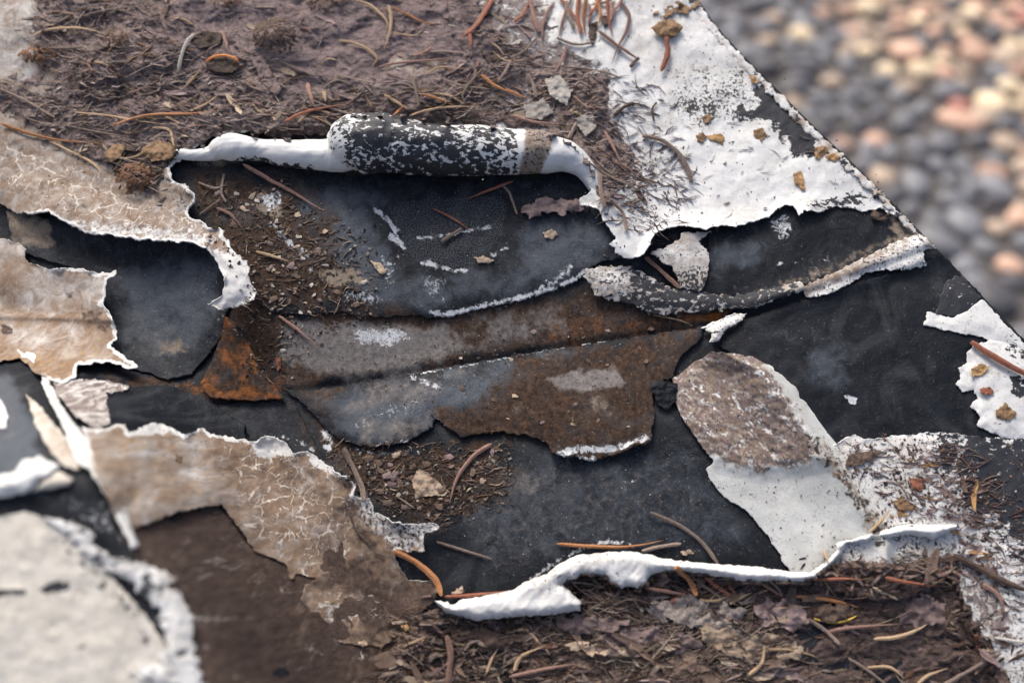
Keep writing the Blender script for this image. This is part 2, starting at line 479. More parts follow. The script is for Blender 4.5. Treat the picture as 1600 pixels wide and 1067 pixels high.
# ------------------------------------------------------------------ the lie of the coping (mm above its plane)
RIM = [(850, -300), (985, -115), (1085, -10), (1118, 40), (1150, 75), (1200, 126), (1270, 196), (1345, 267), (1395, 318), (1440, 364), (1500, 426),
       (1600, 531), (1700, 636), (1900, 850)]
UPE = [(-330, 60), (-150, 330), (-40, 470), (38, 556), (92, 640), (130, 715), (168, 790), (205, 850), (252, 925), (288, 1000), (318, 1067), (372, 1180), (450, 1400)]
def upstand_d(px, py):
    """px to the right of the raised kerb's edge"""
    ys = np.array([p[1] for p in UPE], float); xs = np.array([p[0] for p in UPE], float)
    return (px - np.interp(py, ys, xs)) * 0.86
def Zb(px, py):
    z = 0.9 * fbm(px, py, 420, 2, 31) + 0.25 * fbm(px, py, 60, 3, 33)
    # joint across the coping: a shallow valley with a sharp fold
    jx = np.array([-300, 170, 300, 470, 640, 860, 1100, 1180, 1460, 1700], float)
    jy = np.array([600, 600, 605, 612, 585, 548, 510, 488, 388, 300], float)
    dj = (py - np.interp(px, jx, jy))
    z = z - 3.2 * np.exp(-(dj / 95.0) ** 2) * sstep(120, 320, px) * (1 - 0.75 * sstep(1050, 1250, px))
    z = z - 1.0 * np.exp(-(dj / 9.0) ** 2) * sstep(400, 520, px)
    # ridge where the sheets lap at the right
    z = z + 2.2 * np.exp(-((dj + 4) / 26.0) ** 2) * sstep(1120, 1260, px)
    # hollow under the hooded flap
    sd, _ = polysd([(20, 370), (120, 350), (340, 395), (360, 470), (300, 590), (190, 570), (170, 430)], px, py)
    z = z - 2.5 * sstep(-25, 45, sd)
    # slope up to the raised kerb at lower left
    d = upstand_d(px, py)
    z = z + 54.0 * sstep(260, -25, d) * sstep(470, 760, py) * 1.0
    return z

# ------------------------------------------------------------------ wall, coping, ground
wall = bpy.data.objects.new('garden_wall', None)
COL.objects.link(wall)
wall.matrix_world = MT
tag(wall, 'low wall topped by a black membrane coping whose white paint is peeling', 'wall', None, 'thing')

COPING = RIM + [(1900, 1400), (-330, 1400), (-330, -300)]
def base_attr(px, py, s):
    soil = mx(zone(px, py, [(300, 270), (420, 262), (520, 320), (560, 380), (590, 440), (560, 480), (470, 490), (420, 600), (380, 560), (340, 420)], 30, 26, 60, 1, 0.95),
              zone(px, py, [(560, 430), (820, 470), (930, 440), (1120, 480), (1100, 520), (860, 550), (640, 590), (460, 610), (400, 560)], 26, 18, 50, 2, 0.85),
              zone(px, py, [(520, 690), (640, 690), (800, 700), (820, 760), (700, 820), (640, 830), (580, 790), (545, 740)], 50, 40, 45, 3, 0.80),
              zone(px, py, [(480, 640), (560, 690), (600, 760), (560, 760), (500, 700)], 14, 10, 30, 4, 0.85))
    soil = mx(soil, zone(px, py, [(150, 585), (300, 592), (440, 600), (440, 635), (330, 628), (200, 606)], 10, 8, 20, 23, 0.8))
    dust = mx(zone(px, py, [(450, 505), (640, 500), (740, 520), (720, 555), (600, 590), (500, 590), (430, 560)], 26, 14, 40, 5, 1.0),
              zone(px, py, [(740, 490), (880, 480), (900, 520), (760, 545)], 30, 14, 40, 6, 0.75),
              zone(px, py, [(590, 560), (800, 520), (800, 545), (600, 590)], 12, 8, 30, 7, 0.5),
              zone(px, py, [(770, 700), (1060, 700), (1130, 790), (1000, 860), (800, 900), (700, 880)], 60, 30, 70, 8, 0.36),
              zone(px, py, [(800, 735), (850, 740), (845, 775), (800, 770)], 12, 8, 20, 9, 0.6))
    chalk = mx(zone(px, py, [(560, 515), (620, 510), (640, 530), (590, 545), (550, 535)], 16, 8, 25, 10, 0.75),
               line(px, py, [(508, 675), (516, 685), (512, 700)], 8, 3, 9, 11, 0.9),
               line(px, py, [(548, 700), (600, 710), (640, 702)], 3, 3, 12, 12, 0.55),
               line(px, py, [(830, 905), (858, 885), (895, 862), (950, 845), (985, 850)], 4, 3, 10, 13, 0.75),
               line(px, py, [(960, 752), (1000, 752)], 3, 2, 8, 14, 0.6))
    rust = mx(zone(px, py, [(860, 480), (960, 480), (1100, 492), (1130, 500), (1090, 515), (960, 530), (860, 545), (830, 510)], 20, 14, 30, 15, 0.45),
              zone(px, py, [(1060, 490), (1140, 484), (1130, 500), (1075, 506)], 6, 4, 12, 16, 0.95),
              zone(px, py, [(400, 560), (470, 600), (430, 615)], 8, 6, 14, 17, 0.5), zone(px, py, [(270, 600), (440, 612), (440, 630), (330, 624)], 8, 6, 14, 24, 0.6))
    bloom = mx(zone(px, py, [(700, 720), (1100, 690), (1190, 860), (900, 880), (740, 900)], 40, 20, 60, 18, 0.52),
               zone(px, py, [(560, 260), (960, 290), (1000, 400), (800, 470), (540, 480)], 40, 20, 60, 19, 0.6))
    mud = mx(zone(px, py, [(500, 415), (560, 420), (570, 440), (520, 448), (490, 435)], 8, 7, 12, 20, 0.9),
             zone(px, py, [(395, 295), (440, 290), (450, 330), (405, 340)], 8, 7, 12, 21, 0.8))
    grit = mx(soil * 0.9, zone(px, py, [(680, 700), (1100, 680), (1200, 870), (720, 910)], 30, 10, 40, 22, 0.55), 0.25 + 0 * px)
    return pack(a0=soil, a1=rust, a2=chalk, a3=dust, b0=grit, b1=bloom, b2=mud)
coping_top = sheet('coping_membrane', COPING, lambda x, y, s: Zb(x, y), M_MEM, base_attr, thick=6.0, step=3.2, jag=0, parent=wall)

def mat_stone(name, c1, c2, sc):
    b = NB(name)
    n1 = b.noise(sc, 5, 0.65); n2 = b.noise(sc * 12, 5, 0.7)
    return b.done(b.mix(b.rng(n2, 0.2, 1, 0, 0.8), b.mix(n1, c1, c2), (0.10, 0.10, 0.10)), 0.9, b.bump(n2, 0.001, 0.6), 0.2)
M_CONC = mat_stone('concrete', (0.22, 0.21, 0.20), (0.32, 0.31, 0.29), 30)
GZ = -0.95                                                    # ground level, metres (world)
# masonry under the coping: outline pulled in from the rim and carried down to the ground
op = np.array(COPING, float)
cen = op.mean(0)
top = np.array([unproj(p[0] + (cen[0] - p[0]) * 0.06, p[1] + (cen[1] - p[1]) * 0.06, -5.0) for p in op]) * 0.001
tw = np.array([MT @ Vector(p) for p in top])
bw = tw.copy(); bw[:, 2] = GZ - 0.03
nn = len(tw)
iv = MT.inverted()
V = np.array([iv @ Vector(p) for p in np.concatenate([tw, bw])])
me = bpy.data.meshes.new('masonry')
me.from_pydata([tuple(v) for v in V], [], [list(range(nn))] + [[i, i + nn, (i + 1) % nn + nn, (i + 1) % nn] for i in range(nn)])
me.materials.append(M_CONC)
link('masonry', me, wall, Matrix.Identity(4))

# ground
b = NB('mortar_ground')
n1 = b.noise(14, 5, 0.7); n2 = b.noise(120, 5, 0.7)
M_GROUND = b.done(b.mix(n1, b.mix(n2, (0.06, 0.06, 0.066), (0.13, 0.128, 0.132)), (0.16, 0.14, 0.13)), 0.9, b.bump(n2, 0.004, 0.8), 0.3)
me = bpy.data.meshes.new('pavement')
g = 30.0
me.from_pydata([(-g, -g, 0), (g, -g, 0), (g, g, 0), (-g, g, 0)], [], [(0, 1, 2, 3)])
me.materials.append(M_GROUND)
pave = link('pavement', me, None, Matrix.Translation((0, 0, GZ)))
tag(pave, 'exposed pebble pavement below the wall', None, None, 'structure')

def ray_world(px, py, z):
    o = MT @ Vector(CAMP * 0.001)
    a, bb = (px - 800) / FPX, (533.5 - py) / FPX
    d = MT.to_3x3() @ Vector((a, FWD[1] + bb * UPV[1], FWD[2] + bb * UPV[2]))
    t = (z - o.z) / d.z
    return o + d * t

def pebble_mesh(k, mat):
    rg = np.random.default_rng(50 + k)
    import bmesh
    bm = bmesh.new(); bmesh.ops.create_icosphere(bm, subdivisions=2, radius=1)
    ax = rg.random(3) * 0.35 + 0.8
    for v in bm.verts:
        p = np.array(v.co)
        p = np.sign(p) * np.abs(p) ** 0.85
        f = 1 + 0.12 * math.sin(3 * p[0] + k) + 0.10 * math.sin(2.3 * p[1] + 2 * k)
        v.co = Vector((p[0] * f * ax[0], p[1] * f * ax[1] * 0.8, p[2] * 0.55))
    m = bpy.data.meshes.new('pebble'); bm.to_mesh(m); bm.free()
    m.polygons.foreach_set('use_smooth', [True] * len(m.polygons))
    m.materials.append(mat)
    return m
def mat_pebble(name, c1, c2):
    b = NB(name)
    oi = b.n.new('ShaderNodeObjectInfo')
    n = b.noise(2.2, 5, 0.65)
    hs = b.n.new('ShaderNodeHueSaturation')
    b.L(b.rng(oi.outputs['Random'], 0, 1, 0.72, 1.25), hs.inputs['Value']); b.L(b.mix(n, c1, c2), hs.inputs['Color'])
    return b.done(hs.outputs[0], 0.5, None, 0.4)
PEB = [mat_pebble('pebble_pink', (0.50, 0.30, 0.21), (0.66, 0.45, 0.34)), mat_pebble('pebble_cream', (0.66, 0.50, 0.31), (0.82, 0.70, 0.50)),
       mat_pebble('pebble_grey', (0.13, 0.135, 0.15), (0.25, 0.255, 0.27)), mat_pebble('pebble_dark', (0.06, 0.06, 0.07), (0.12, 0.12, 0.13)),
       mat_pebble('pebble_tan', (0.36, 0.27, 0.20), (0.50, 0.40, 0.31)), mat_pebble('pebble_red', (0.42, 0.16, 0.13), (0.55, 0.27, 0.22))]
PM = [[pebble_mesh(k * 3 + j, PEB[k]) for j in range(3)] for k in range(6)]
# mostly grey and dark pebbles along the wall foot, warm pebbles beyond: distance from the wall decides the mix
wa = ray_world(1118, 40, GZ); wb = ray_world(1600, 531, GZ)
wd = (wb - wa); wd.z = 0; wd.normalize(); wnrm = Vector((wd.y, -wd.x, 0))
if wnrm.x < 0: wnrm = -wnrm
rg = np.random.default_rng(12)
pts = []
tries = 0
grid = {}
while tries < 26000:
    tries += 1
    a = rg.random() * 4.4 - 1.4; c = rg.random() * 2.7 - 0.17
    p = wa + wd * a + wnrm * c
    r = 0.0260 + 0.0260 * rg.random() ** 1.6
    key = (int(p.x / 0.125), int(p.y / 0.125)); ok = True
    for i in (-1, 0, 1):
        for j in (-1, 0, 1):
            for (q, rq) in grid.get((key[0] + i, key[1] + j), ()):
                if (q.x - p.x) ** 2 + (q.y - p.y) ** 2 < ((r + rq) * 0.72) ** 2: ok = False
    if ok:
        grid.setdefault(key, []).append((p, r)); pts.append((p, r, c))
def inview(p):
    v = iv @ p; v = np.array(v) * 1000 - CAMP
    dp = v @ FWD
    x = 800 + FPX * v[0] / dp; y = 533.5 - FPX * (v @ UPV) / dp
    return dp > 0 and x < 1640 and -60 < y < 600 and x > 1080 + max(0, (y - 20) * 0.9)
vis = [t for t in pts if inview(t[0])]
hid = [t for t in pts if not inview(t[0])]
vis.sort(key=lambda t: t[2])
if len(vis) > 300:
    sel = set(rg.permutation(len(vis))[:300].tolist()); 
    hid += [t for i, t in enumerate(vis) if i not in sel]; vis = [t for i, t in enumerate(vis) if i in sel]
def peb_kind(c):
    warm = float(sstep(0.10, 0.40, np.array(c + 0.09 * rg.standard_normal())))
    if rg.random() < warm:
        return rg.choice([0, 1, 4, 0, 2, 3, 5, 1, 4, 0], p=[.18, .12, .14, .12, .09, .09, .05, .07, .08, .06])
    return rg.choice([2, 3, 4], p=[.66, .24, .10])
SV, SQ, SA = [], [], []
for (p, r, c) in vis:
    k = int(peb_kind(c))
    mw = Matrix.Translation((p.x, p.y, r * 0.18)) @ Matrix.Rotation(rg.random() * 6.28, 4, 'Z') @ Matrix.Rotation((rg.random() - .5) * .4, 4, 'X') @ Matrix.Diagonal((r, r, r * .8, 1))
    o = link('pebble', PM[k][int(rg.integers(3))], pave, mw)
PC = [(0.50, 0.33, 0.25), (0.72, 0.58, 0.40), (0.21, 0.23, 0.27), (0.07, 0.08, 0.10), (0.43, 0.34, 0.26), (0.48, 0.22, 0.18)]
vo = 0; VV, TT, AA = [], [], []
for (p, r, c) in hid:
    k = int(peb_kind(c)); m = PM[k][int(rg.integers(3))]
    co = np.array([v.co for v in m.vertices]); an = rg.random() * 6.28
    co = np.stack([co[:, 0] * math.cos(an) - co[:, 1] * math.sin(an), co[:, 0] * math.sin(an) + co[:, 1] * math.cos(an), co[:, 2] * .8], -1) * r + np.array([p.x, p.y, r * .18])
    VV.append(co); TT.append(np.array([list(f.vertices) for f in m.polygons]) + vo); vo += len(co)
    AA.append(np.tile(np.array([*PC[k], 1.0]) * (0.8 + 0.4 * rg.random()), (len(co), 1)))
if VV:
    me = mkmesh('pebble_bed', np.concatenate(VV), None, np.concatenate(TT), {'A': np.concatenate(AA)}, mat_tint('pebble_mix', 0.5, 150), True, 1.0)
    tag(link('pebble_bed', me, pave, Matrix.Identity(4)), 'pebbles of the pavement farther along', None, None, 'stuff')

# ------------------------------------------------------------------ membrane sheets and films of the joint (parts of the coping)
def flat(lay=0.3, dome=0.0, domeR=60.0):
    return lambda x, y, s: Zb(x, y) + lay + dome * (1 - np.exp(-s / domeR)) + 0.15 * fbm(x, y, 30, 2, 77)

UPPER = [(335, 262), (560, 255), (900, 250), (960, 290), (1000, 400), (962, 404), (925, 416), (914, 430), (900, 440), (868, 451, .2), (820, 468, .2), (770, 480, .2),
         (730, 487, .3), (690, 497, .3), (668, 499, .2), (655, 492), (620, 494), (570, 496), (530, 486), (480, 492), (420, 488), (370, 440), (345, 340)]
def upper_attr(px, py, s):
    soil = mx(zone(px, py, [(300, 250), (430, 262), (500, 320), (560, 380), (580, 430), (570, 470), (520, 500), (300, 500)], 60, 40, 60, 1, 0.80),
              zone(px, py, [(540, 460), (650, 480), (660, 500), (540, 500)], 10, 8, 20, 41, 0.6))
    chalk = mx(line(px, py, [(675, 488), (700, 491), (740, 481), (800, 468), (868, 450), (900, 436), (915, 424)], 5, 2, 8, 42, 1.0),
               line(px, py, [(840, 452), (870, 436), (885, 425), (890, 415)], 6, 5, 12, 43, 0.8),
               line(px, py, [(586, 327), (605, 343), (618, 360), (620, 375), (632, 388)], 4.5, 3, 8, 44, 0.98),
               line(px, py, [(612, 370), (622, 380)], 7, 3, 8, 45, 0.9),
               line(px, py, [(652, 372), (690, 369), (730, 361), (768, 354)], 3, 2, 8, 46, 0.9),
               line(px, py, [(660, 410), (690, 417), (705, 423), (728, 422)], 4, 3, 8, 47, 0.9),
               line(px, py, [(765, 400), (790, 388)], 3.5, 3, 8, 48, 0.7),
               line(px, py, [(424, 348), (440, 368), (460, 385), (478, 400)], 6, 4, 10, 49, 0.75),
               zone(px, py, [(400, 305), (435, 300), (444, 320), (420, 330)], 5, 5, 10, 50, 0.75),
               zone(px, py, [(530, 455), (580, 450), (600, 470), (570, 478), (535, 476)], 16, 8, 15, 51, 0.55),
               zone(px, py, [(660, 430), (700, 430), (690, 470), (670, 470)], 16, 10, 15, 52, 0.5),
               zone(px, py, [(590, 400), (620, 400), (620, 445), (600, 450)], 12, 10, 15, 53, 0.45))
    gran = zone(px, py, [(600, 325), (660, 305), (790, 310), (790, 370), (760, 400), (700, 420), (650, 408), (625, 385), (615, 350)], 14, 8, 30, 54, 0.98)
    bloom = mx(zone(px, py, [(440, 290), (600, 300), (620, 420), (700, 430), (800, 410), (830, 330), (960, 340), (980, 400), (840, 460), (680, 490), (560, 480), (480, 380)], 40, 20, 50, 55, 0.82),
               0.3 + 0 * px) * (1 - gran * 0.9)
    grit = mx(0.42 + 0 * px, soil * 1.0, zone(px, py, [(500, 300), (700, 300), (700, 480), (560, 480)], 40, 20, 40, 56, 0.7))
    dust = zone(px, py, [(480, 330), (620, 330), (640, 470), (520, 470)], 50, 20, 30, 57, 0.3)
    mud = mx(zone(px, py, [(505, 418), (555, 420), (575, 440), (520, 448), (500, 438)], 6, 6, 12, 58, 0.98),
             zone(px, py, [(398, 300), (425, 305), (450, 330), (430, 342), (402, 330)], 6, 6, 12, 59, 0.8))
    return pack(a0=soil, a2=chalk, a3=dust, b0=grit, b1=bloom, b2=mud, b3=gran)
tag(sheet('membrane_sheet', UPPER, flat(0.9, 0.8, 40), M_MEM, upper_attr, 0.9, 2.6, 2.0, 14, 61, 12, parent=wall),
    'blue-black membrane sheet with a chalky lower edge')

CENTRE = [(440, 606), (480, 612), (560, 600), (640, 584), (740, 566), (860, 546), (960, 531), (1100, 510), (1095, 530), (1060, 560), (1052, 590), (1020, 600, .3), (1022, 640, .5),
          (1018, 672, .8), (1016, 690, 1.4), (995, 702, 1.6), (955, 712, 1.5), (928, 719, 1.4), (890, 718, 1.5), (862, 706, 1.3), (852, 690, .9), (818, 678, .5), (780, 674, .3),
          (720, 682, .2), (700, 668, .3), (682, 652, .3), (672, 668), (640, 690), (580, 698), (540, 690), (510, 672), (480, 635)]
def centre_attr(px, py, s):
    soil = mx(zone(px, py, [(670, 640), (760, 610), (800, 560), (1100, 505), (1060, 600), (1020, 720), (860, 720), (700, 690)], 26, 20, 45, 62, 0.80),
              zone(px, py, [(450, 600), (540, 600), (520, 660), (480, 650)], 16, 12, 30, 63, 0.6), zone(px, py, [(570, 605), (640, 598), (620, 632), (570, 632)], 18, 12, 20, 64, 0.6))
    rust = mx(zone(px, py, [(880, 545), (1000, 525), (1100, 512), (1060, 570), (980, 590), (900, 575)], 22, 16, 30, 65, 0.24),
              zone(px, py, [(800, 650), (900, 655), (900, 670), (810, 690)], 14, 8, 20, 66, 0.3))
    dust = mx(zone(px, py, [(855, 590), (900, 578), (960, 570), (980, 600), (930, 612), (870, 608)], 8, 6, 18, 67, 0.95),
              zone(px, py, [(540, 640), (640, 640), (690, 620), (740, 570), (640, 590), (560, 610)], 30, 14, 40, 68, 0.72),
              zone(px, py, [(560, 650), (680, 650), (640, 690), (560, 690)], 26, 12, 30, 69, 0.75))
    mud = mx(zone(px, py, [(915, 612), (950, 620), (958, 645), (925, 645)], 12, 6, 14, 70, 0.62), zone(px, py, [(800, 630), (840, 632), (830, 648), (800, 645)], 10, 6, 14, 71, 0.45))
    chalk = mx(line(px, py, [(642, 588), (665, 597), (690, 607)], 4, 4, 9, 72, 0.8), line(px, py, [(640, 586), (760, 566), (860, 546), (950, 532)], 1.8, 1, 9, 73, 0.72),
               line(px, py, [(560, 664), (620, 640), (650, 628)], 12, 6, 16, 74, 0.42), line(px, py, [(590, 692), (640, 690)], 5, 4, 9, 75, 0.5),
               line(px, py, [(683, 655), (690, 663), (695, 667)], 3, 1, 9, 76, 0.9),
               line(px, py, [(875, 713), (900, 700), (930, 703), (980, 697), (1010, 684)], 7, 2, 10, 77, 1.0), line(px, py, [(900, 722), (930, 715)], 4, 2, 8, 177, 0.9))
    bloom = zone(px, py, [(480, 620), (900, 545), (760, 640), (560, 700)], 30, 16, 40, 78, 0.85)
    return pack(a0=soil, a1=rust, a2=chalk, a3=dust, b0=mx(soil * .8, 0.5 + 0 * px), b1=bloom, b2=mud)
tag(sheet('bitumen_film', CENTRE, flat(1.3, 1.0, 30), M_MEM, centre_attr, 0.7, 2.6, 2.5, 14, 79, 15, parent=wall, wob=0.15),
    'brown soiled film with a curled bluish lip')

RIGHT = [(1122, 540), (1160, 500), (1260, 466), (1340, 440), (1440, 416), (1470, 396), (1520, 446), (1620, 551), (1760, 700), (1700, 800), (1500, 760), (1300, 730), (1240, 640), (1215, 580), (1150, 556)]
def right_attr(px, py, s):
    bloom = mx(zone(px, py, [(1250, 540), (1330, 540), (1320, 610), (1260, 600)], 26, 10, 30, 80, 0.7), zone(px, py, [(1160, 500), (1320, 500), (1320, 560), (1180, 550)], 30, 12, 30, 81, 0.4))
    chalk = mx(zone(px, py, [(1325, 618), (1340, 622), (1338, 633), (1325, 630)], 2.5, 1, 6, 82, 1.0), zone(px, py, [(1318, 617), (1324, 616), (1324, 622), (1319, 622)], 2, 1, 6, 83, 1.0),
               zone(px, py, [(1240, 490), (1310, 490), (1300, 540), (1250, 540)], 20, 10, 8, 84, 0.22))
    return pack(a2=chalk, b0=0.30 + 0 * px, b1=bloom)
tag(sheet('membrane_sheet', RIGHT, flat(0.7, 0.5, 30), M_MEM, right_attr, 0.8, 3.0, 2.0, 14, 85, 12, parent=wall),
    'clean blue-black membrane sheet at the right')

UPRIGHT = [(1060, 440), (1105, 400), (1110, 350), (1260, 300), (1400, 320), (1435, 370), (1405, 385), (1330, 418), (1250, 450), (1180, 478), (1090, 490), (1050, 480)]
def upright_attr(px, py, s):
    bloom = mx(zone(px, py, [(1110, 380), (1200, 370), (1200, 420), (1110, 430)], 26, 12, 30, 86, 0.75), 0.2 + 0 * px)
    mud = mx(line(px, py, [(1100, 478), (1180, 462), (1250, 440), (1330, 405), (1400, 375)], 16, 8, 12, 87, 0.55), zone(px, py, [(1385, 335), (1430, 350), (1440, 385), (1400, 385)], 8, 8, 12, 88, 0.75))
    chalk = mx(line(px, py, [(1140, 470), (1220, 455), (1275, 422), (1290, 400)], 5, 10, 12, 89, 0.45), line(px, py, [(1215, 412), (1290, 405)], 3, 5, 8, 90, 0.6),
               zone(px, py, [(1200, 345), (1232, 335), (1240, 375), (1218, 372)], 5, 8, 8, 91, 0.55))
    return pack(a2=chalk, b0=0.3 + 0 * px, b1=bloom, b2=mud)
tag(sheet('membrane_sheet', UPRIGHT, flat(0.8, 0.6, 30), M_MEM, upright_attr, 0.8, 2.6, 2.0, 14, 92, 12, parent=wall),
    'black membrane sheet with muddy wrinkles below the white skin')

HOLLOW = [(10, 330), (120, 345), (350, 380), (372, 450), (352, 492, .3), (346, 525, .4), (318, 562, .5), (296, 586, .5), (262, 592, .3), (215, 578), (150, 560), (150, 430), (20, 390)]
def hollow_attr(px, py, s):
    bloom = mx(0.35 + 0 * px, zone(px, py, [(170, 420), (340, 400), (350, 480), (300, 570), (200, 540)], 30, 16, 40, 93, 0.8))
    mud = mx(zone(px, py, [(0, 325), (80, 340), (90, 390), (20, 380)], 14, 8, 20, 94, 0.85), zone(px, py, [(245, 528), (285, 525), (290, 550), (250, 556)], 8, 5, 14, 95, 0.6))
    chalk = mx(zone(px, py, [(300, 420), (340, 420), (340, 460), (305, 470)], 16, 10, 10, 96, 0.3), line(px, py, [(296, 588), (320, 565), (345, 530)], 2, 2, 8, 97, 0.5))
    dust = zone(px, py, [(190, 500), (330, 480), (310, 570), (210, 560)], 30, 16, 40, 98, 0.4)
    return pack(a2=chalk, a3=dust, b0=0.5 + 0 * px, b1=bloom, b2=mud)
tag(sheet('membrane_sheet', HOLLOW, flat(1.0, 0.6, 30), M_MEM, hollow_attr, 0.8, 2.6, 2.0, 14, 99, 16, parent=wall),
    'charcoal membrane sheet in the hollow under the hooded flap')

LOWL = [(160, 608), (215, 605), (260, 600), (330, 628), (360, 650), (382, 664, .4), (384, 690, .3), (420, 700), (300, 720), (170, 690)]
LOWM = [(330, 632), (380, 628), (440, 625), (462, 634), (478, 668), (500, 712), (540, 748), (500, 745), (400, 712), (384, 668)]
def low_attr(px, py, s):
    chalk = line(px, py, [(440, 682), (470, 692), (492, 704)], 4, 4, 8, 100, 0.6)
    return pack(a2=chalk, b0=0.3 + 0 * px, b1=0.32 + 0 * px, a0=zone(px, py, [(440, 625), (480, 640), (520, 730), (490, 740)], 12, 8, 14, 101, .5))
tag(sheet('membrane_sheet', LOWM, flat(0.6, 0.4, 30), M_MEM, low_attr, 0.7, 2.6, 1.5, 14, 102, 12, parent=wall), 'black membrane sheet beside the joint')
tag(sheet('membrane_sheet', LOWL, flat(1.8, 1.0, 30), M_MEM, low_attr, 0.7, 2.6, 1.5, 14, 103, 14, parent=wall), 'black membrane flap over the other at the lower left')

RUSTP = [(352, 493, .3), (368, 505), (392, 545), (408, 578), (428, 600), (444, 622, .2), (400, 626), (330, 622), (312, 600), (330, 565), (344, 530, .3)]
def rust_attr(px, py, s):
    return pack(a0=0.7 + 0 * px, a1=mx(0.40 + 0.5 * fbm(px, py, 40, 3, 1071), line(px, py, [(388, 540), (400, 580)], 6, 3, 8, 104, 1), line(px, py, [(340, 616), (400, 614), (436, 620)], 7, 4, 8, 105, 1)),
                a2=line(px, py, [(352, 500), (375, 520), (400, 560), (430, 600)], 2, 3, 8, 106, 0.45), b0=0.3 + 0 * px)
tag(sheet('rusty_plate', RUSTP, flat(2.2, 0.8, 30), M_MEM, rust_attr, 0.8, 2.6, 1.5, 14, 107, 14, parent=wall), 'triangular plate of orange rusted metal')

# ------------------------------------------------------------------ peeling paint skins
def rim(s, a=10, b=0):
    return sstep(a * 0.62, b * 0.4, s)
def clean_under(x, y, s):
    return pack(b2=0.75 + 0 * x, a0=0.35 + 0 * x)
def dirty_under(x, y, s):
    return pack(a3=0.65 + 0 * x, a0=0.5 + 0 * x)

# 1 crazed brown flap at upper left
CRAZED = [(-320, 225, 0), (-60, 285, .3), (0, 318, .6), (25, 332, .7), (45, 334, .6), (75, 331, .5), (102, 347, .6), (140, 366, .8), (170, 366, .8), (195, 373, .8), (250, 376, .8), (300, 379, .6),
          (322, 389, .4), (335, 402, .6), (345, 422, .9), (350, 447, 1.0), (346, 463, .9), (324, 476, .6), (342, 484, .5), (372, 478, .6), (397, 470, 1.0), (400, 457, 1.0), (391, 442, .9), (386, 430, .9), (390, 420, .9),
          (386, 409, .8), (359, 388, .7), (357, 376, .8), (346, 369, .8), (352, 361, .9), (342, 355, .9), (325, 353, .7), (315, 346, .7), (296, 338, .5), (291, 331, .5), (304, 316, .9), (306, 303, 1.0), (287, 289, .8),
          (269, 282, .5), (264, 262, .3), (330, 212), (560, 185), (765, 215), (745, 60), (735, -300), (-320, -300)]
def crazed_z(x, y, s):
    hood = 5.5 * zone(x, y, [(60, 300), (180, 345), (330, 365), (400, 400), (420, 480), (330, 500), (330, 420), (170, 400), (40, 360)], 45, 0, 20, 1)
    return Zb(x, y) + 2.0 + hood + 1.2 * fbm(x, y, 120, 2, 201) + 0.25 * fbm(x, y, 22, 3, 202)
def crazed_attr(px, py, s):
    edge = rim(s, 13, 3) * sstep(-30, 100, px)
    dirt = 0.86 - 0.16 * zone(px, py, [(-300, -300), (50, -300), (60, 130), (-300, 150)], 20, 10, 40, 203) + 0 * px
    ck = mx(zone(px, py, [(-60, 190), (120, 250), (300, 330), (330, 370), (150, 360), (60, 320), (-60, 260)], 30, 16, 40, 204, 0.9), zone(px, py, [(100, 320), (300, 330), (330, 375), (140, 362)], 16, 10, 20, 205, 1.0))
    rimw = mx(edge, zone(px, py, [(118, 345), (300, 356), (345, 372), (330, 384), (150, 368)], 10, 10, 14, 206, 0.62), zone(px, py, [(330, 390), (400, 400), (404, 480), (320, 484)], 10, 4, 14, 207, 0.9))
    brown = line(px, py, [(392, 450), (375, 466), (350, 476)], 5, 2, 9, 208, 0.8)
    sp = 0.24 * zone(px, py, [(270, 280), (310, 300), (300, 330), (270, 320)], 8, 4, 10, 209) + 0.16
    return pack(a0=dirt, a1=ck, a2=mx(0.30 + 0.25 * fbm(px, py, 60, 2, 2101), brown, zone(px, py, [(105, 315), (140, 318), (138, 330), (108, 330)], 6, 4, 8, 210, .7)), b0=sp, b2=rimw)
tag(sheet('paint_skin', CRAZED, crazed_z, M_PAINT, crazed_attr, 0.35, 2.6, 2.2, 12, 211, 14, under=clean_under, wob=0.15),
    'brown crazed paint flap with a white lip hooding the black hollow at left', 'paint flap', 'paint skins peeling off the coping')

# 2 beige flap at the left edge
BEIGE = [(-320, 330), (-40, 372, .2), (0, 372, .3), (18, 378, .4), (34, 382, .4), (39, 392, .4), (37, 404, .4), (50, 412, .5), (80, 421, .6), (87, 418, .6), (117, 418, .8), (140, 423, .8), (152, 428, .6), (180, 424, .4), (184, 428, .4),
         (166, 438, .8), (164, 450, .9), (165, 464, .9), (158, 474, .7), (172, 487, .9), (180, 504, .9), (182, 529, .9), (172, 540, .6), (195, 558, .5), (217, 571, .5), (207, 578, .4), (172, 566, .2), (120, 570), (118, 590, .3), (95, 600, .3),
         (60, 585), (30, 560), (-320, 300)]
BEIGE[-1] = (-320, 620)
def beige_attr(px, py, s):
    return pack(a0=0.88 - 0.3 * fbm(px, py, 70, 2, 221), a1=0.25 + 0 * px, b2=rim(s, 15, 4) * sstep(20, 110, px) * 0.95, b0=0.12 + 0 * px,
                a2=mx(zone(px, py, [(126, 484), (158, 488), (155, 500), (128, 498)], 4, 4, 8, 222, .8), zone(px, py, [(150, 505), (172, 508), (165, 520), (150, 516)], 4, 4, 8, 223, .8),
                      zone(px, py, [(0, 505), (20, 512), (20, 524), (0, 520)], 4, 3, 8, 224, .9), zone(px, py, [(100, 452), (116, 456), (112, 468), (102, 466)], 4, 3, 8, 225, .7), zone(px, py, [(0, 440), (14, 442), (10, 462), (0, 464)], 5, 3, 8, 226, .5)),
                b3=zone(px, py, [(-60, 540), (200, 545), (180, 600), (-60, 600)], 20, 10, 20, 227, .3) + 0.22)
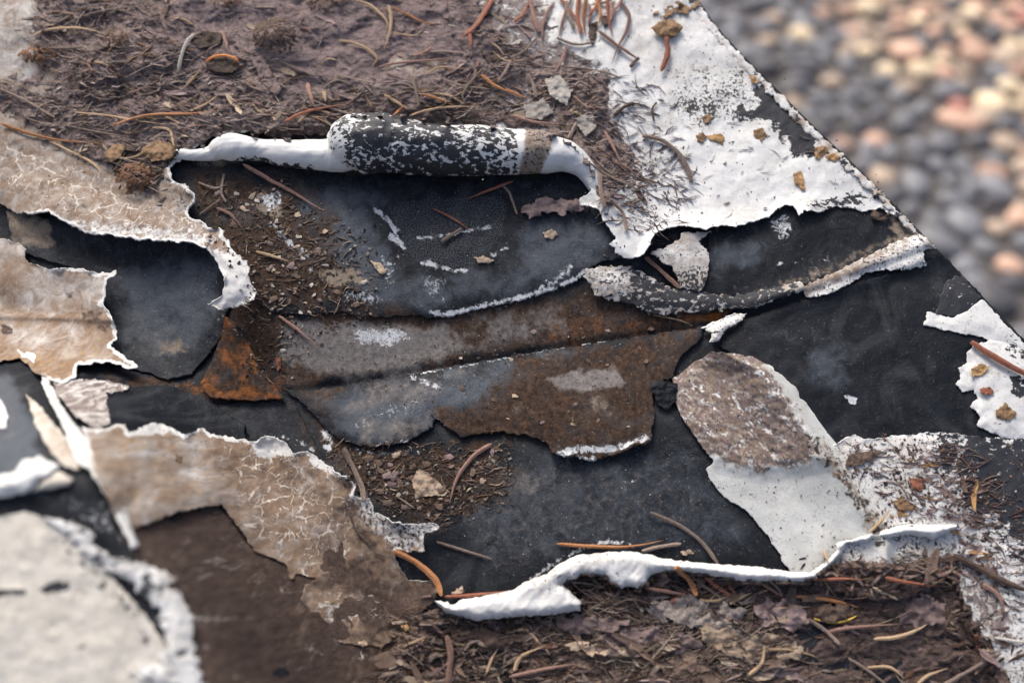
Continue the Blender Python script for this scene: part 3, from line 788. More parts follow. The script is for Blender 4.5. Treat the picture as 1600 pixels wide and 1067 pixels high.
def beige_z(x, y, s):
    return Zb(x, y) + 2.6 + 2.6 * sstep(60, 0, s) * sstep(90, 150, x) + 0.8 * fbm(x, y, 90, 2, 228) + 0.8 * np.exp(-((y - 494 - x * 0.03) / 5) ** 2)
tag(sheet('paint_skin', BEIGE, beige_z, M_PAINT, beige_attr, 0.25, 2.6, 2.2, 12, 229, 14, under=clean_under, wob=0.15),
    'beige paint flap with frayed white tip at the left edge, below the black hollow', 'paint flap', 'paint skins peeling off the coping')

# 3 mauve scrap
MAUVE = [(80, 588), (110, 592, .2), (160, 594, .4), (190, 600, .5), (203, 605, .5), (192, 611, .4), (165, 614, .4), (168, 640, .4), (172, 660, .4), (150, 672, .2), (120, 650), (92, 620)]
tag(sheet('paint_skin', MAUVE, lambda x, y, s: Zb(x, y) + 2.4 + 0.5 * fbm(x, y, 25, 2, 230), M_PAINT,
          lambda px, py, s: pack(a0=0.55 + 0 * px, b1=0.55 + 0 * px, b2=0.3 * rim(s, 8)), 0.25, 2.6, 2.5, 10, 231, 10, wob=0.15),
    'small mauve paint scrap between the beige flap and the raised kerb', 'paint flake', 'paint skins peeling off the coping')

# 4 deep brown undercoat on the slope to the kerb
UNDER = [(168, 775), (260, 790), (420, 790), (560, 860), (640, 930), (700, 1000), (720, 1400), (440, 1400), (360, 1180), (308, 1067), (280, 1005), (244, 930), (200, 855)]
tag(sheet('paint_skin', UNDER, lambda x, y, s: Zb(x, y) + 0.5 + 0.6 * fbm(x, y, 90, 3, 232), M_PAINT,
          lambda px, py, s: pack(a0=0.98 + 0 * px, a2=1.0 - 0.45 * sstep(960, 1067, py) * sstep(400, 250, px) + 0.2 * fbm(px, py, 80, 2, 233), a1=0.34 + 0.3 * fbm(px, py, 70, 2, 236), b1=.10 + .3 * fbm(px, py, 50, 2, 235), b3=0.22 * sstep(950, 1050, py)), 0.25, 3.2, 2, 14, 234, 10),
    'dark brown soiled undercoat on the slope up to the raised kerb', 'paint layer', 'paint skins peeling off the coping')

# 5 big tan flap at lower left
TAN = [(128, 668), (150, 671, .2), (195, 662, .5), (200, 678, .3), (214, 672, .5), (217, 668, .7), (232, 663, .9), (255, 661, 1.), (270, 669, 1.), (287, 678, 1.), (317, 669, 1.), (332, 678, .9), (375, 686, .9), (398, 690, .9), (404, 684, .9),
       (415, 680, 1.0), (432, 683, 1.0), (447, 694, .9), (457, 708, .7), (477, 705, .8), (500, 718, .9), (522, 733, .8), (556, 755, .5), (552, 775, .5), (578, 779, .8), (584, 800, .8), (607, 809, .9), (640, 820, .9),
       (672, 817, .6), (690, 822, .4), (680, 829, .4), (662, 830, .6), (660, 847, .7), (665, 862, .5), (615, 860, .4), (618, 874, .4), (638, 906, .3), (677, 906, .5), (691, 915, .9), (683, 927, .9), (676, 940, .3), (640, 975), (600, 1010),
       (545, 1005), (530, 1003, .2), (500, 975), (470, 935), (475, 915), (500, 902), (462, 897, .2), (455, 910, .2), (448, 882, .3), (425, 870, .4), (400, 862, .3), (370, 820, .3), (346, 788, .5), (300, 794, .6), (265, 802, .6), (215, 822, .5), (200, 835, .3),
       (178, 800), (150, 740)]
def tan_attr(px, py, s):
    edge = rim(s, 13, 4) * sstep(850, 770, py + (px - 500) * -0.25)
    right = zone(px, py, [(560, 770), (700, 805), (700, 870), (620, 862), (560, 810)], 12, 8, 14, 241)
    beige = zone(px, py, [(120, 650), (340, 680), (360, 780), (200, 840), (120, 760)], 24, 16, 40, 242)
    ck = mx(zone(px, py, [(350, 700), (480, 710), (540, 760), (560, 860), (480, 900), (400, 850), (360, 780)], 24, 14, 30, 243, 0.95), zone(px, py, [(470, 920), (560, 930), (580, 960), (530, 1005), (490, 970)], 12, 8, 14, 244, .9),
            zone(px, py, [(440, 870), (520, 880), (480, 905)], 10, 6, 12, 245, .8))
    deep = mx(zone(px, py, [(340, 700), (470, 700), (560, 770), (600, 860), (700, 930), (620, 1000), (520, 920), (400, 820)], 26, 16, 40, 246, 0.74) * (1 - right), zone(px, py, [(500, 870), (700, 900), (700, 1020), (480, 1020), (440, 900)], 30, 16, 40, 2460, 0.8), zone(px, py, [(272, 708), (285, 712), (284, 724), (274, 722)], 2.5, 2, 8, 247, 1.0))
    white = mx(edge, zone(px, py, [(215, 660), (262, 655), (275, 675), (222, 682)], 8, 5, 12, 248, .9), zone(px, py, [(385, 680), (440, 680), (460, 712), (400, 716)], 7, 4, 12, 249, .95), zone(px, py, [(480, 704), (560, 750), (545, 752), (488, 730)], 5, 3, 10, 250, .8),
               right * 0.62, zone(px, py, [(480, 935), (540, 935), (560, 965), (528, 1000)], 14, 10, 12, 251, .45), zone(px, py, [(540, 780), (585, 780), (590, 805)], 5, 4, 8, 252, .7))
    return pack(a0=0.97 - 0.16 * beige + 0.15 * fbm(px, py, 60, 2, 253), a1=ck, a2=deep * (1 - 0.7 * ck), b0=0.18 + right * 0.25, b2=white, b3=beige * 0.42)
def tan_z(x, y, s):
    return Zb(x, y) + 1.6 - 0.75 * sstep(820, 900, y) * sstep(380, 460, x) + 2.2 * sstep(70, 0, s) * sstep(900, 780, y) * sstep(860, 760, y - np.clip(x - 560, 0, None) * .8) + 0.7 * fbm(x, y, 80, 2, 254) + 0.2 * fbm(x, y, 18, 2, 255)
tag(sheet('paint_skin', TAN, tan_z, M_PAINT, tan_attr, 0.25, 2.6, 2.4, 12, 256, 15, under=clean_under, wob=0.15),
    'large tan crackled paint flap with white lip at lower left, beside the raised kerb', 'paint flap', 'paint skins peeling off the coping')

# 6 white skin at upper right
WHITE = [(700, -300), (850, -300), (983, -113), (1083, -8), (1115, 42, .1), (1147, 77), (1197, 128), (1267, 198), (1342, 269), (1392, 320), (1425, 353), (1417, 343, .3), (1386, 331, .3), (1375, 325, .3), (1350, 330, .2), (1330, 325, .2), (1305, 323, .2), (1277, 332, .2),
         (1255, 326, .3), (1250, 338, .3), (1240, 320, .4), (1225, 320, .4), (1200, 339, .5), (1150, 355, .5), (1125, 351, .5), (1100, 358, .6), (1070, 352, .6), (1045, 356, .7), (1025, 366, .8), (1015, 386, .8), (1002, 401, .7), (980, 404, .6), (960, 396, .5), (963, 387, .5),
         (950, 381, .4), (962, 374, .6), (952, 357, .6), (942, 342, .6), (936, 327, .5), (908, 320, .4), (906, 310, .4), (923, 300, .5), (920, 286, .6), (900, 262, .3), (760, 190), (720, 60)]
def white_attr(px, py, s):
    sp = mx(zone(px, py, [(1040, 100), (1170, 90), (1200, 140), (1250, 200), (1160, 190), (1100, 200), (1050, 185), (1030, 150)], 45, 20, 30, 261, 0.47),
            zone(px, py, [(1045, 135), (1120, 140), (1200, 160), (1160, 185), (1090, 200), (1050, 175)], 22, 12, 22, 262, 0.60), 0.07 + 0 * px)
    blk = mx(zone(px, py, [(1195, 125), (1215, 135), (1232, 155), (1240, 178), (1262, 195), (1275, 222), (1275, 240), (1240, 246), (1222, 215), (1200, 190), (1155, 185), (1150, 165), (1180, 140)], 8, 8, 16, 263, 0.97) * (1 - zone(px, py, [(1158, 155), (1175, 146), (1190, 158), (1180, 172), (1165, 174)], 3, 2, 10, 264)),
             zone(px, py, [(1262, 318), (1330, 300), (1370, 310), (1340, 324), (1280, 332)], 8, 6, 12, 265, 0.6), line(px, py, [(1320, 270), (1332, 262)], 6, 2, 8, 266, 0.5))
    pur = mx(zone(px, py, [(760, -60), (850, 0), (880, 60), (950, 110), (960, 160), (990, 220), (1010, 265), (950, 290), (880, 220), (760, 200), (700, 60)], 26, 20, 30, 267, 0.75),
             zone(px, py, [(940, 250), (1040, 240), (1060, 275), (1000, 330), (960, 320)], 26, 20, 20, 268, 0.48), zone(px, py, [(1000, 270), (1060, 260), (1090, 290), (1010, 370)], 26, 18, 20, 269, 0.30), 0.12 + 0 * px)
    och = mx(zone(px, py, [(1275, 215), (1310, 225), (1305, 250), (1280, 248)], 8, 6, 10, 270, .7), zone(px, py, [(1180, 110), (1230, 130), (1200, 150)], 14, 10, 12, 271, .35), zone(px, py, [(1240, 276), (1255, 274), (1258, 298), (1247, 300)], 3, 2, 8, 272, .9),
             line(px, py, [(1090, 30), (1130, 70), (1160, 100)], 7, 4, 10, 273, .5), line(px, py, [(1350, 295), (1420, 350)], 6, 4, 10, 274, .45))
    dirt = mx(zone(px, py, [(900, -300), (1090, -60), (1110, 30), (1040, 120), (960, 130), (880, 40)], 40, 20, 50, 275, 0.30), 0.10 + 0 * px)
    rimw = mx(rim(s, 12, 3), zone(px, py, [(1150, 190), (1260, 240), (1380, 330), (1240, 320), (1060, 350), (1000, 400), (960, 380), (1000, 300), (1060, 200)], 20, 10, 30, 276, .75), zone(px, py, [(950, 100), (1000, 95), (985, 150), (945, 175)], 8, 5, 12, 277, 1.0), zone(px, py, [(1270, 200), (1420, 345), (1390, 335), (1290, 270)], 8, 3, 12, 278, .9)) * (1 - pur * 0.8)
    return pack(a0=dirt, a3=blk, b0=sp, b1=pur, b2=rimw, b3=och)
def white_z(x, y, s):
    lift = 3.0 * zone(x, y, [(900, 240), (960, 300), (1000, 380), (1150, 350), (1260, 330), (1260, 360), (1000, 430), (920, 400)], 40, 0, 20, 1)
    return Zb(x, y) + 2.0 + lift + 0.6 * fbm(x, y, 110, 2, 279) + 0.15 * fbm(x, y, 20, 3, 280)
tag(sheet('paint_skin', WHITE, white_z, M_PAINT, white_attr, 0.25, 2.6, 2.0, 11, 281, 13, under=clean_under, wob=0.15),
    'large white paint skin with black mould specks along the outer rim at upper right', 'paint skin', 'paint skins peeling off the coping')

# the folded white lip along the outer rim
LIP = [(1083, -8), (1117, 42), (1149, 77), (1199, 128), (1269, 198), (1344, 269), (1394, 320), (1440, 366), (1462, 388), (1448, 382), (1426, 362), (1384, 322), (1334, 274), (1258, 202), (1188, 133), (1140, 84), (1106, 46), (1070, -4)]
tag(sheet('paint_lip', LIP, lambda x, y, s: Zb(x, y) + 2.3 + 0.35 * (1 - np.exp(-s / 3.0)), M_PAINT, lambda px, py, s: pack(b2=0.3 + 0 * px, a0=.4 + .4 * fbm(px, py, 30, 2, 282), b3=.3 + .4 * fbm(px, py, 40, 2, 283), a3=.25 + .5 * fbm(px, py, 50, 2, 285)), 0.4, 2.2, 4.0, 16, 284, 3, put=False),
    'thin cream paint lip folded over the outer rim of the upper white skin', 'paint lip')

# 7 torn grey-and-white flakes below the white skin
FLAKE = [(1030, 390, .2), (1060, 376), (1068, 364), (1110, 362), (1092, 378), (1109, 396, .4), (1106, 430, .4), (1096, 455, .3), (1066, 453), (1050, 418, .2), (1018, 396, .3)]
tag(sheet('paint_skin', FLAKE, flat(2.2, 0.5, 20), M_PAINT, lambda px, py, s: pack(a0=0.6 + 0 * px, b0=0.30 + 0.40 * sstep(405, 440, py), b2=0.6 * zone(px, py, [(1040, 385), (1095, 385), (1080, 412), (1050, 410)], 10, 6, 10, 290), a1=.2 + 0 * px), 0.25, 2.4, 2.4, 9, 291, 10),
    'grey speckled triangular paint flake under the white tongue', 'paint flake', 'paint skins peeling off the coping')
STREAK = [(916, 420, .3), (950, 416, .3), (984, 416, .2), (1008, 428), (1050, 450), (1095, 456), (1150, 462), (1250, 440), (1262, 452), (1180, 480), (1098, 486), (1072, 488, .3), (1040, 492, .3), (1014, 490, .4), (988, 475, .4), (950, 467, .4), (932, 460, .4), (914, 432, .4)]
tag(sheet('paint_skin', STREAK, flat(1.9, 1.2, 20), M_PAINT, lambda px, py, s: pack(a0=0.62 + 0 * px, a3=0.30 + 0.42 * zone(px, py, [(985, 425), (1060, 445), (1240, 445), (1240, 480), (1010, 490), (960, 470), (990, 455)], 12, 8, 12, 292), b0=0.35 + 0 * px, b2=0.5 * zone(px, py, [(915, 418), (1000, 418), (1000, 440), (940, 465)], 8, 6, 10, 293), b3=0.25 + 0 * px), 0.25, 2.4, 3.0, 9, 294, 10, wob=0.15),
    'streaky black-and-white paint flake lying along the joint', 'paint flake', 'paint skins peeling off the coping')
RIDGE = [(1462, 386, .2), (1442, 392, .3), (1448, 414, .4), (1422, 421, .4), (1375, 422, .3), (1352, 427, .3), (1340, 437, .3), (1310, 452, .3), (1282, 463, .3), (1266, 465, .3), (1258, 458), (1256, 447), (1320, 418), (1375, 391), (1405, 375), (1436, 366)]
tag(sheet('paint_skin', RIDGE, flat(1.5, 0.7, 15), M_PAINT, lambda px, py, s: pack(a0=0.30 + 0.5 * zone(px, py, [(1250, 440), (1330, 405), (1420, 370), (1420, 392), (1330, 430), (1260, 462)], 6, 6, 12, 295), b0=0.35 + 0 * px, a3=0.16 + 0 * px, b2=0.5 * sstep(1300, 1400, px), a1=.4 + 0 * px), 0.25, 2.4, 2.2, 9, 296, 10, wob=0.15),
    'narrow cream paint strip running along the joint to the outer rim', 'paint flake', 'paint skins peeling off the coping')
TAG = [(1096, 512), (1118, 502, .3), (1150, 490, .5), (1166, 490, .5), (1160, 500, .4), (1135, 515, .5), (1122, 534, .4), (1108, 534, .3), (1112, 520)]
tag(sheet('paint_skin', TAG, flat(2.4, 1.4, 10), M_PAINT, lambda px, py, s: pack(a0=0.3 + 0 * px, a3=0.3 + 0 * px, b0=.3 + 0 * px), 0.25, 2.2, 1.8, 9, 297, 8, wob=0.15),
    'small white paint curl at the end of the joint beside the rust', 'paint flake', 'paint skins peeling off the coping')

# 8 smooth pale panel and its dirty fold
PANEL = [(1117, 719, .1), (1103, 733, .1), (1110, 751), (1132, 776), (1168, 799), (1192, 826), (1212, 855), (1224, 878), (1236, 893), (1290, 905), (1420, 880), (1420, 800), (1345, 720), (1300, 684), (1296, 668), (1290, 650), (1270, 634), (1250, 622, .2), (1246, 606, .3), (1225, 590, .3),
         (1205, 572, .3), (1170, 556, .4), (1150, 552, .4), (1112, 550, .4), (1080, 570, .4), (1052, 592, .4), (1052, 618, .4), (1064, 650, .3), (1085, 680, .2), (1105, 708, .2)]
def panel_attr(px, py, s):
    fold = zone(px, py, [(1030, 590), (1100, 530), (1180, 545), (1222, 600), (1262, 675), (1290, 715), (1250, 730), (1190, 740), (1120, 718), (1050, 670)], 8, 10, 18, 301)
    grey = fold * 0.85
    deep = mx(zone(px, py, [(1130, 560), (1190, 575), (1250, 680), (1240, 715), (1190, 650), (1140, 600)], 22, 14, 14, 302, 0.7) * fold, line(px, py, [(1285, 700), (1330, 760), (1365, 815)], 12, 6, 12, 303, 0.55))
    ws = mx(line(px, py, [(1150, 560), (1195, 590), (1240, 640), (1270, 690)], 8, 5, 12, 304, 1.), line(px, py, [(1080, 600), (1130, 620), (1180, 650), (1200, 670)], 6, 7, 9, 305, .9), line(px, py, [(1060, 640), (1120, 680), (1180, 700), (1230, 720)], 5, 7, 9, 306, .85), zone(px, py, [(1190, 725), (1260, 715), (1250, 740)], 6, 5, 8, 307, .7))
    band = line(px, py, [(1270, 690), (1310, 735), (1350, 790), (1375, 840)], 14, 10, 10, 308, 0.95)
    al = (px - 1100) * 0.80 + (py - 600) * 0.60; ac = -(px - 1100) * 0.60 + (py - 600) * 0.80
    ac = ac + 10 * fbm(px, py, 50, 2, 3011)
    s1 = fbm(al / 1.35, ac, 7, 4, 3012, .8); s2 = fbm(al / 3.2, ac, 12, 4, 3013, .65)
    ws = mx(ws * (0.5 + s1), fold * sstep(0.2, 0.55, s2) * 0.55)
    return pack(a0=mx(grey * (1.1 + 0.4 * s1), band, 0.08 + 0 * px), b1=fold * (0.52 + 0.5 * s1), a2=fold * (0.12 + 0.5 * sstep(-.05, .5, -s1)) * sstep(-40, 30, 40 - ac) , b0=mx(fold * 0.26, band * 0.8, 0.16 + 0 * px), b2=ws, b3=0.3 * band, a1=.25 * fold)
def panel_z(x, y, s):
    f = zone(x, y, [(1050, 590), (1110, 545), (1180, 555), (1230, 610), (1270, 680), (1300, 720), (1250, 730), (1190, 740), (1120, 722), (1070, 650)], 20, 0, 18, 301)
    return Zb(x, y) + 0.8 + 1.6 * f + 0.28 * f * fbm(((x - 1100) * .8 + (y - 600) * .6) / 1.6, -(x - 1100) * .6 + (y - 600) * .8, 9, 3, 309) + 5.0 * np.clip(1 - np.abs(x - np.interp(y, [545, 580, 700, 850], [1120, 1190, 1282, 1385])) / np.where(x < np.interp(y, [545, 580, 700, 850], [1120, 1190, 1282, 1385]), 85, 32), 0, 1) ** 1.3
M_PANEL = mat_paint('grey_white_paint', '2D', (0.60, 0.62, 0.60), (0.52, 0.535, 0.51))
tag(sheet('paint_skin', PANEL, panel_z, M_PANEL, panel_attr, 0.25, 2.4, 1.6, 14, 310, 10),
    'smooth pale grey-white paint panel with a rough dirty fold, above the long white curl', 'paint skin', 'paint skins peeling off the coping')

# 9 right-hand skin with mauve debris and dark felt
RSKIN = [(1300, 700), (1305, 694, .5), (1320, 686, .7), (1337, 678, 1.0), (1350, 687, .8), (1375, 684, .6), (1417, 679, .5), (1445, 676, .5), (1480, 676, .4), (1512, 681, .4), (1560, 684, .2), (1620, 692), (1760, 740), (1900, 900), (1900, 1400), (1560, 1400), (1580, 1100), (1540, 1020),
         (1500, 920), (1470, 870), (1400, 850), (1370, 800), (1330, 745)]
def rskin_attr(px, py, s):
    felt = zone(px, py, [(1455, 660), (1660, 670), (1660, 860), (1560, 840), (1500, 790), (1475, 720)], 40, 30, 30, 311, 0.86)
    pur = mx(zone(px, py, [(1420, 680), (1490, 690), (1520, 770), (1560, 830), (1640, 850), (1640, 880), (1500, 820), (1440, 740)], 16, 14, 18, 312, 0.62), zone(px, py, [(1400, 790), (1520, 800), (1560, 860), (1450, 850)], 18, 14, 16, 313, 0.45),
             zone(px, py, [(1490, 850), (1540, 880), (1600, 1000), (1560, 1030), (1500, 920)], 18, 12, 16, 314, 0.66), 0.33 + 0 * px)
    return pack(a0=0.34 + 0 * px, a3=mx(felt, zone(px, py, [(1560, 840), (1640, 860), (1640, 900), (1580, 880)], 8, 8, 14, 315, .5)), b0=0.30 + 0 * px, b1=pur * (1 - felt), b2=rim(s, 14, 3) * 0.8 * sstep(1500, 1460, px), b3=zone(px, py, [(1330, 700), (1480, 700), (1460, 790), (1380, 800)], 20, 14, 14, 316, .28))
tag(sheet('paint_skin', RSKIN, flat(1.8, 1.0, 40), M_PAINT, rskin_attr, 0.25, 2.8, 2.0, 12, 317, 14, under=clean_under, wob=0.15),
    'white paint skin smeared with mauve debris and dark felt at lower right', 'paint skin', 'paint skins peeling off the coping')

# 10 flakes on the outer rim at the right
RIMF = [(1444, 508, .3), (1450, 487, .4), (1485, 498, .2), (1510, 487), (1535, 467), (1565, 500), (1598, 534), (1660, 600), (1590, 545, .2), (1537, 527, .2), (1482, 517, .2)]
tag(sheet('paint_skin', RIMF, flat(1.6, 0.5, 15), M_PAINT, lambda px, py, s: pack(a0=0.12 + 0 * px, b0=.2 + 0 * px, a3=.25 * sstep(1540, 1580, px), b2=0.7 + 0 * px), 0.25, 2.4, 1.6, 10, 320, 9),
    'white paint flake on the outer rim beside the black patch', 'paint flake', 'paint skins peeling off the coping')
DARKR = [(1478, 440), (1495, 430, .2), (1505, 432), (1533, 466), (1515, 484), (1490, 496), (1462, 490, .3), (1468, 470, .3)]
tag(sheet('paint_skin', DARKR, flat(1.4, 0.4, 15), M_PAINT, lambda px, py, s: pack(a3=0.88 + 0 * px, b0=.5 + 0 * px, a0=.4 + 0 * px), 0.25, 2.4, 2.0, 9, 321, 9),
    'black flake with white flecks on the outer rim', 'paint flake', 'paint skins peeling off the coping')
FRINGE = [(1520, 540), (1512, 554, .4), (1512, 566, .3), (1499, 575, .4), (1502, 591, .4), (1494, 600, .4), (1504, 612, .3), (1522, 610), (1530, 622), (1515, 634, .5), (1532, 649, .5), (1527, 666, .4), (1550, 675, .4), (1565, 684, .3), (1660, 690), (1760, 690), (1640, 570), (1590, 540), (1550, 530)]
def fringe_attr(px, py, s):
    return pack(a0=.1 + 0 * px, b0=.18 + 0 * px, b2=0.6 + 0 * px, b3=mx(zone(px, py, [(1515, 575), (1560, 565), (1570, 590), (1520, 595)], 8, 6, 10, 322, .6), zone(px, py, [(1555, 640), (1590, 640), (1590, 660), (1555, 658)], 5, 5, 8, 323, .6)),
                a3=mx(zone(px, py, [(1575, 585), (1660, 590), (1660, 640), (1585, 620)], 8, 6, 12, 324, .8), zone(px, py, [(1570, 530), (1640, 545), (1640, 575), (1580, 560)], 8, 6, 12, 325, .6)))
tag(sheet('paint_skin', FRINGE, flat(1.7, 0.8, 15), M_PAINT, fringe_attr, 0.25, 2.4, 2.0, 9, 326, 11, under=clean_under, wob=0.15),
    'white paint flap with torn fringe and ochre stains at the right edge', 'paint flap', 'paint skins peeling off the coping')

# 11 long white curl along the bottom
CURL = [(688, 938), (707, 944, .3), (725, 935), (760, 930), (800, 921), (825, 907), (855, 895), (872, 882), (900, 867), (940, 863), (982, 861), (1012, 865), (1032, 871), (1075, 877), (1200, 887), (1232, 892), (1267, 894), (1290, 877), (1305, 862), (1306, 848), (1338, 840), (1360, 832), (1412, 819),
        (1487, 819), (1500, 822), (1458, 843), (1425, 835), (1375, 843), (1323, 849), (1314, 866), (1299, 884), (1276, 903), (1257, 910), (1200, 908), (1185, 911), (1155, 908), (1100, 896), (1037, 892), (1018, 898), (1010, 912), (997, 920), (980, 915), (970, 920), (952, 912), (940, 901),
        (912, 900), (877, 910), (895, 927), (910, 942), (907, 954), (865, 960), (800, 964), (745, 970), (695, 956), (677, 937)]
def curl_z(x, y, s):
    Rr = 16.0
    t = np.clip(s / Rr, 0, 1)
    return Zb(x, y) + 3.0 + 3.6 * np.sqrt(1 - (1 - t) ** 2) + 0.10 * fbm(x, y, 12, 3, 331) + 0.6 * fbm(x, y, 70, 2, 332) + 0.3 * (np.abs(fbm(x * 1.4 + y, y * .5, 30, 2, 337)) - .3)
def curl_attr(px, py, s):
    return pack(a0=0.22 + 0.3 * zone(px, py, [(820, 890), (900, 865), (960, 870), (900, 900), (860, 930), (800, 930)], 14, 10, 14, 333), b0=0.14 + 0.2 * zone(px, py, [(800, 900), (900, 865), (1040, 870), (960, 890), (860, 940)], 14, 10, 14, 334), b2=0.58 + 0 * px, a3=.0 * px)
tag(sheet('paint_curl', CURL, curl_z, M_CURL, curl_attr, 0.25, 2.2, 1.5, 11, 335, 8, under=clean_under),
    'long white paint curl winding over the damp litter along the bottom', 'paint curl')
WEB = [(1300, 880), (1312, 864), (1322, 848), (1376, 842), (1426, 834), (1458, 842), (1480, 850), (1490, 880), (1470, 910), (1420, 930), (1340, 930), (1270, 905)]
tag(sheet('paint_skin', WEB, flat(2.6, 1.0, 20), M_PAINT, lambda px, py, s: pack(a0=.5 + 0 * px, b0=.46 + 0 * px, b1=0.25 + 0.5 * sstep(860, 910, py), a3=.12 + 0 * px), 0.25, 2.6, 2, 12, 336, 8),
    'grey speckled skin just below the right end of the long white curl', 'paint flake', 'paint skins peeling off the coping')

# 12 the roll of skin at the top
ROLL = np.array([(268, 243, 5), (285, 241, 8), (305, 243, 8), (330, 241, 11), (345, 234, 17), (362, 232, 21), (385, 233, 19), (410, 236, 16), (440, 241, 20), (480, 244, 22), (515, 245, 25), (530, 243, 29), (540, 236, 36), (555, 228, 45), (580, 227, 46), (610, 229, 44), (640, 231, 44),
                 (690, 237, 40), (740, 239, 38), (800, 240, 35), (835, 241, 33), (862, 243, 29), (885, 248, 24), (905, 258, 19), (920, 274, 15), (928, 290, 12), (934, 305, 9)], float)
def catmull(P, n):
    P = np.asarray(P, float)
    t = np.linspace(0, len(P) - 1, n); i = np.clip(t.astype(int), 0, len(P) - 2); f = (t - i)[:, None]
    Q = np.vstack([2 * P[0] - P[1], P, 2 * P[-1] - P[-2]])
    a, b_, c, d = Q[i], Q[i + 1], Q[i + 2], Q[i + 3]
    return 0.5 * (2 * b_ + (c - a) * f + (2 * a - 5 * b_ + 4 * c - d) * f ** 2 + (-a + 3 * b_ - 3 * c + d) * f ** 3)
def roll_obj():
    C = catmull(ROLL, 300)
    m = 76
    lip = 1.02 * np.pi + 0.42 * fbm(C[:, 0], C[:, 0] * 0 + 7.3, 70, 2, 345) + 0.25 * np.sin(C[:, 0] / 60.0)
    w01 = np.linspace(0, 1, m)
    ang = lip[:, None] - 2.55 * np.pi * (1 - w01)[None, :]
    sh = np.interp(w01, [0, .85, 1.0], [0.70, 0.99, 1.06])
    U, A_ = np.meshgrid(np.arange(len(C)), np.arange(m), indexing='ij')
    r = C[:, 2][:, None] * sh[None, :] * (1 + 0.10 * fbm(U * 2.0 + 14 * np.cos(ang), 26 * np.sin(ang), 40, 3, 340) + 0.06 * (np.abs(fbm(U * 0.8 + 12 * np.cos(ang), 40 * np.sin(ang) + 20 * np.cos(ang), 22, 2, 347)) - .25)) * (1 - 0.16 * np.maximum(np.sin(ang), 0))
    zc = Zb(C[:, 0], C[:, 1]) + 1.5 + C[:, 2] * 0.18 * 0.95
    cen = unproj(C[:, 0], C[:, 1], zc)
    tn = np.gradient(cen, axis=0); tn /= np.linalg.norm(tn, axis=1)[:, None]
    view = CAMP[None] - cen; view /= np.linalg.norm(view, axis=1)[:, None]
    side = np.cross(view, tn); side /= np.linalg.norm(side, axis=1)[:, None]     # up in the picture
    upn = np.cross(tn, side)
    sc = 0.178 * np.linalg.norm(CAMP[None] - cen, axis=1) / 226.0
    rad = r * sc[:, None]
    # angle 0 = towards the far side, pi/2 = towards the camera
    co = cen[:, None, :] + rad[..., None] * (np.cos(ang)[:, :, None] * side[:, None, :] * -1 + np.sin(ang)[:, :, None] * upn[:, None, :])
    px = np.broadcast_to(C[:, 0][:, None], U.shape); 
    k = px + 10 * fbm(U * 2.0, A_ * 3.0, 30, 3, 341)
    blk = sstep(540, 562, k + 12 * np.sin(ang)) * sstep(816, 806, px) * (0.66 + 0.20 * fbm(U * 2.0, A_ * 4.0, 40, 2, 342) - 0.13 * sstep(640, 800, px))
    low = sstep(0.4, -0.5, np.sin(ang)) + 0 * px
    blk = np.minimum(blk, 0.72)
    blk = np.maximum(blk, 0.55 * sstep(0.2, 1.0, np.cos(ang)) * sstep(330, 380, px) * sstep(520, 480, px))
    band = sstep(810, 818, px + 4 * np.cos(ang)) * sstep(858, 848, px + 8 * np.cos(ang))
    at = pack(a0=(0.12 + 0.75 * band).ravel(), a3=blk.ravel(), b0=(0.16 + 0.28 * band).ravel(), b2=(0.75 * (1 - band)).ravel(), b3=(.1 * band).ravel())
    n = co.shape[0] * m
    inner = cen[:, None, :] + (rad - 0.5)[..., None] * (np.cos(ang)[:, :, None] * side[:, None, :] * -1 + np.sin(ang)[:, :, None] * upn[:, None, :])
    idx = np.arange(n).reshape(len(C), m)
    q = np.stack([idx[:-1, :-1].ravel(), idx[1:, :-1].ravel(), idx[1:, 1:].ravel(), idx[:-1, 1:].ravel()], 1)
    be = border(q)
    Q = np.concatenate([q, q[:, ::-1] + n, np.stack([be[:, 1], be[:, 0], be[:, 0] + n, be[:, 1] + n], 1)])
    ua = pack(b2=np.full(n, .6), a0=np.full(n, .3))
    me = mkmesh('paint_roll', np.concatenate([co.reshape(-1, 3), inner.reshape(-1, 3)]), Q, None, {kk: np.concatenate([at[kk], ua[kk]]) for kk in at}, M_CURL)
    for t in range(0, len(C), 1):
        for dy in np.linspace(-C[t, 2], C[t, 2], 9):
            hput(np.array([C[t, 0]]), np.array([C[t, 1] + dy]), np.array([zc[t] + C[t, 2] * .17]))
    return link('paint_roll', me)
tag(roll_obj(), 'rolled-up white paint skin with black mottling across the top of the bare membrane', 'paint roll')

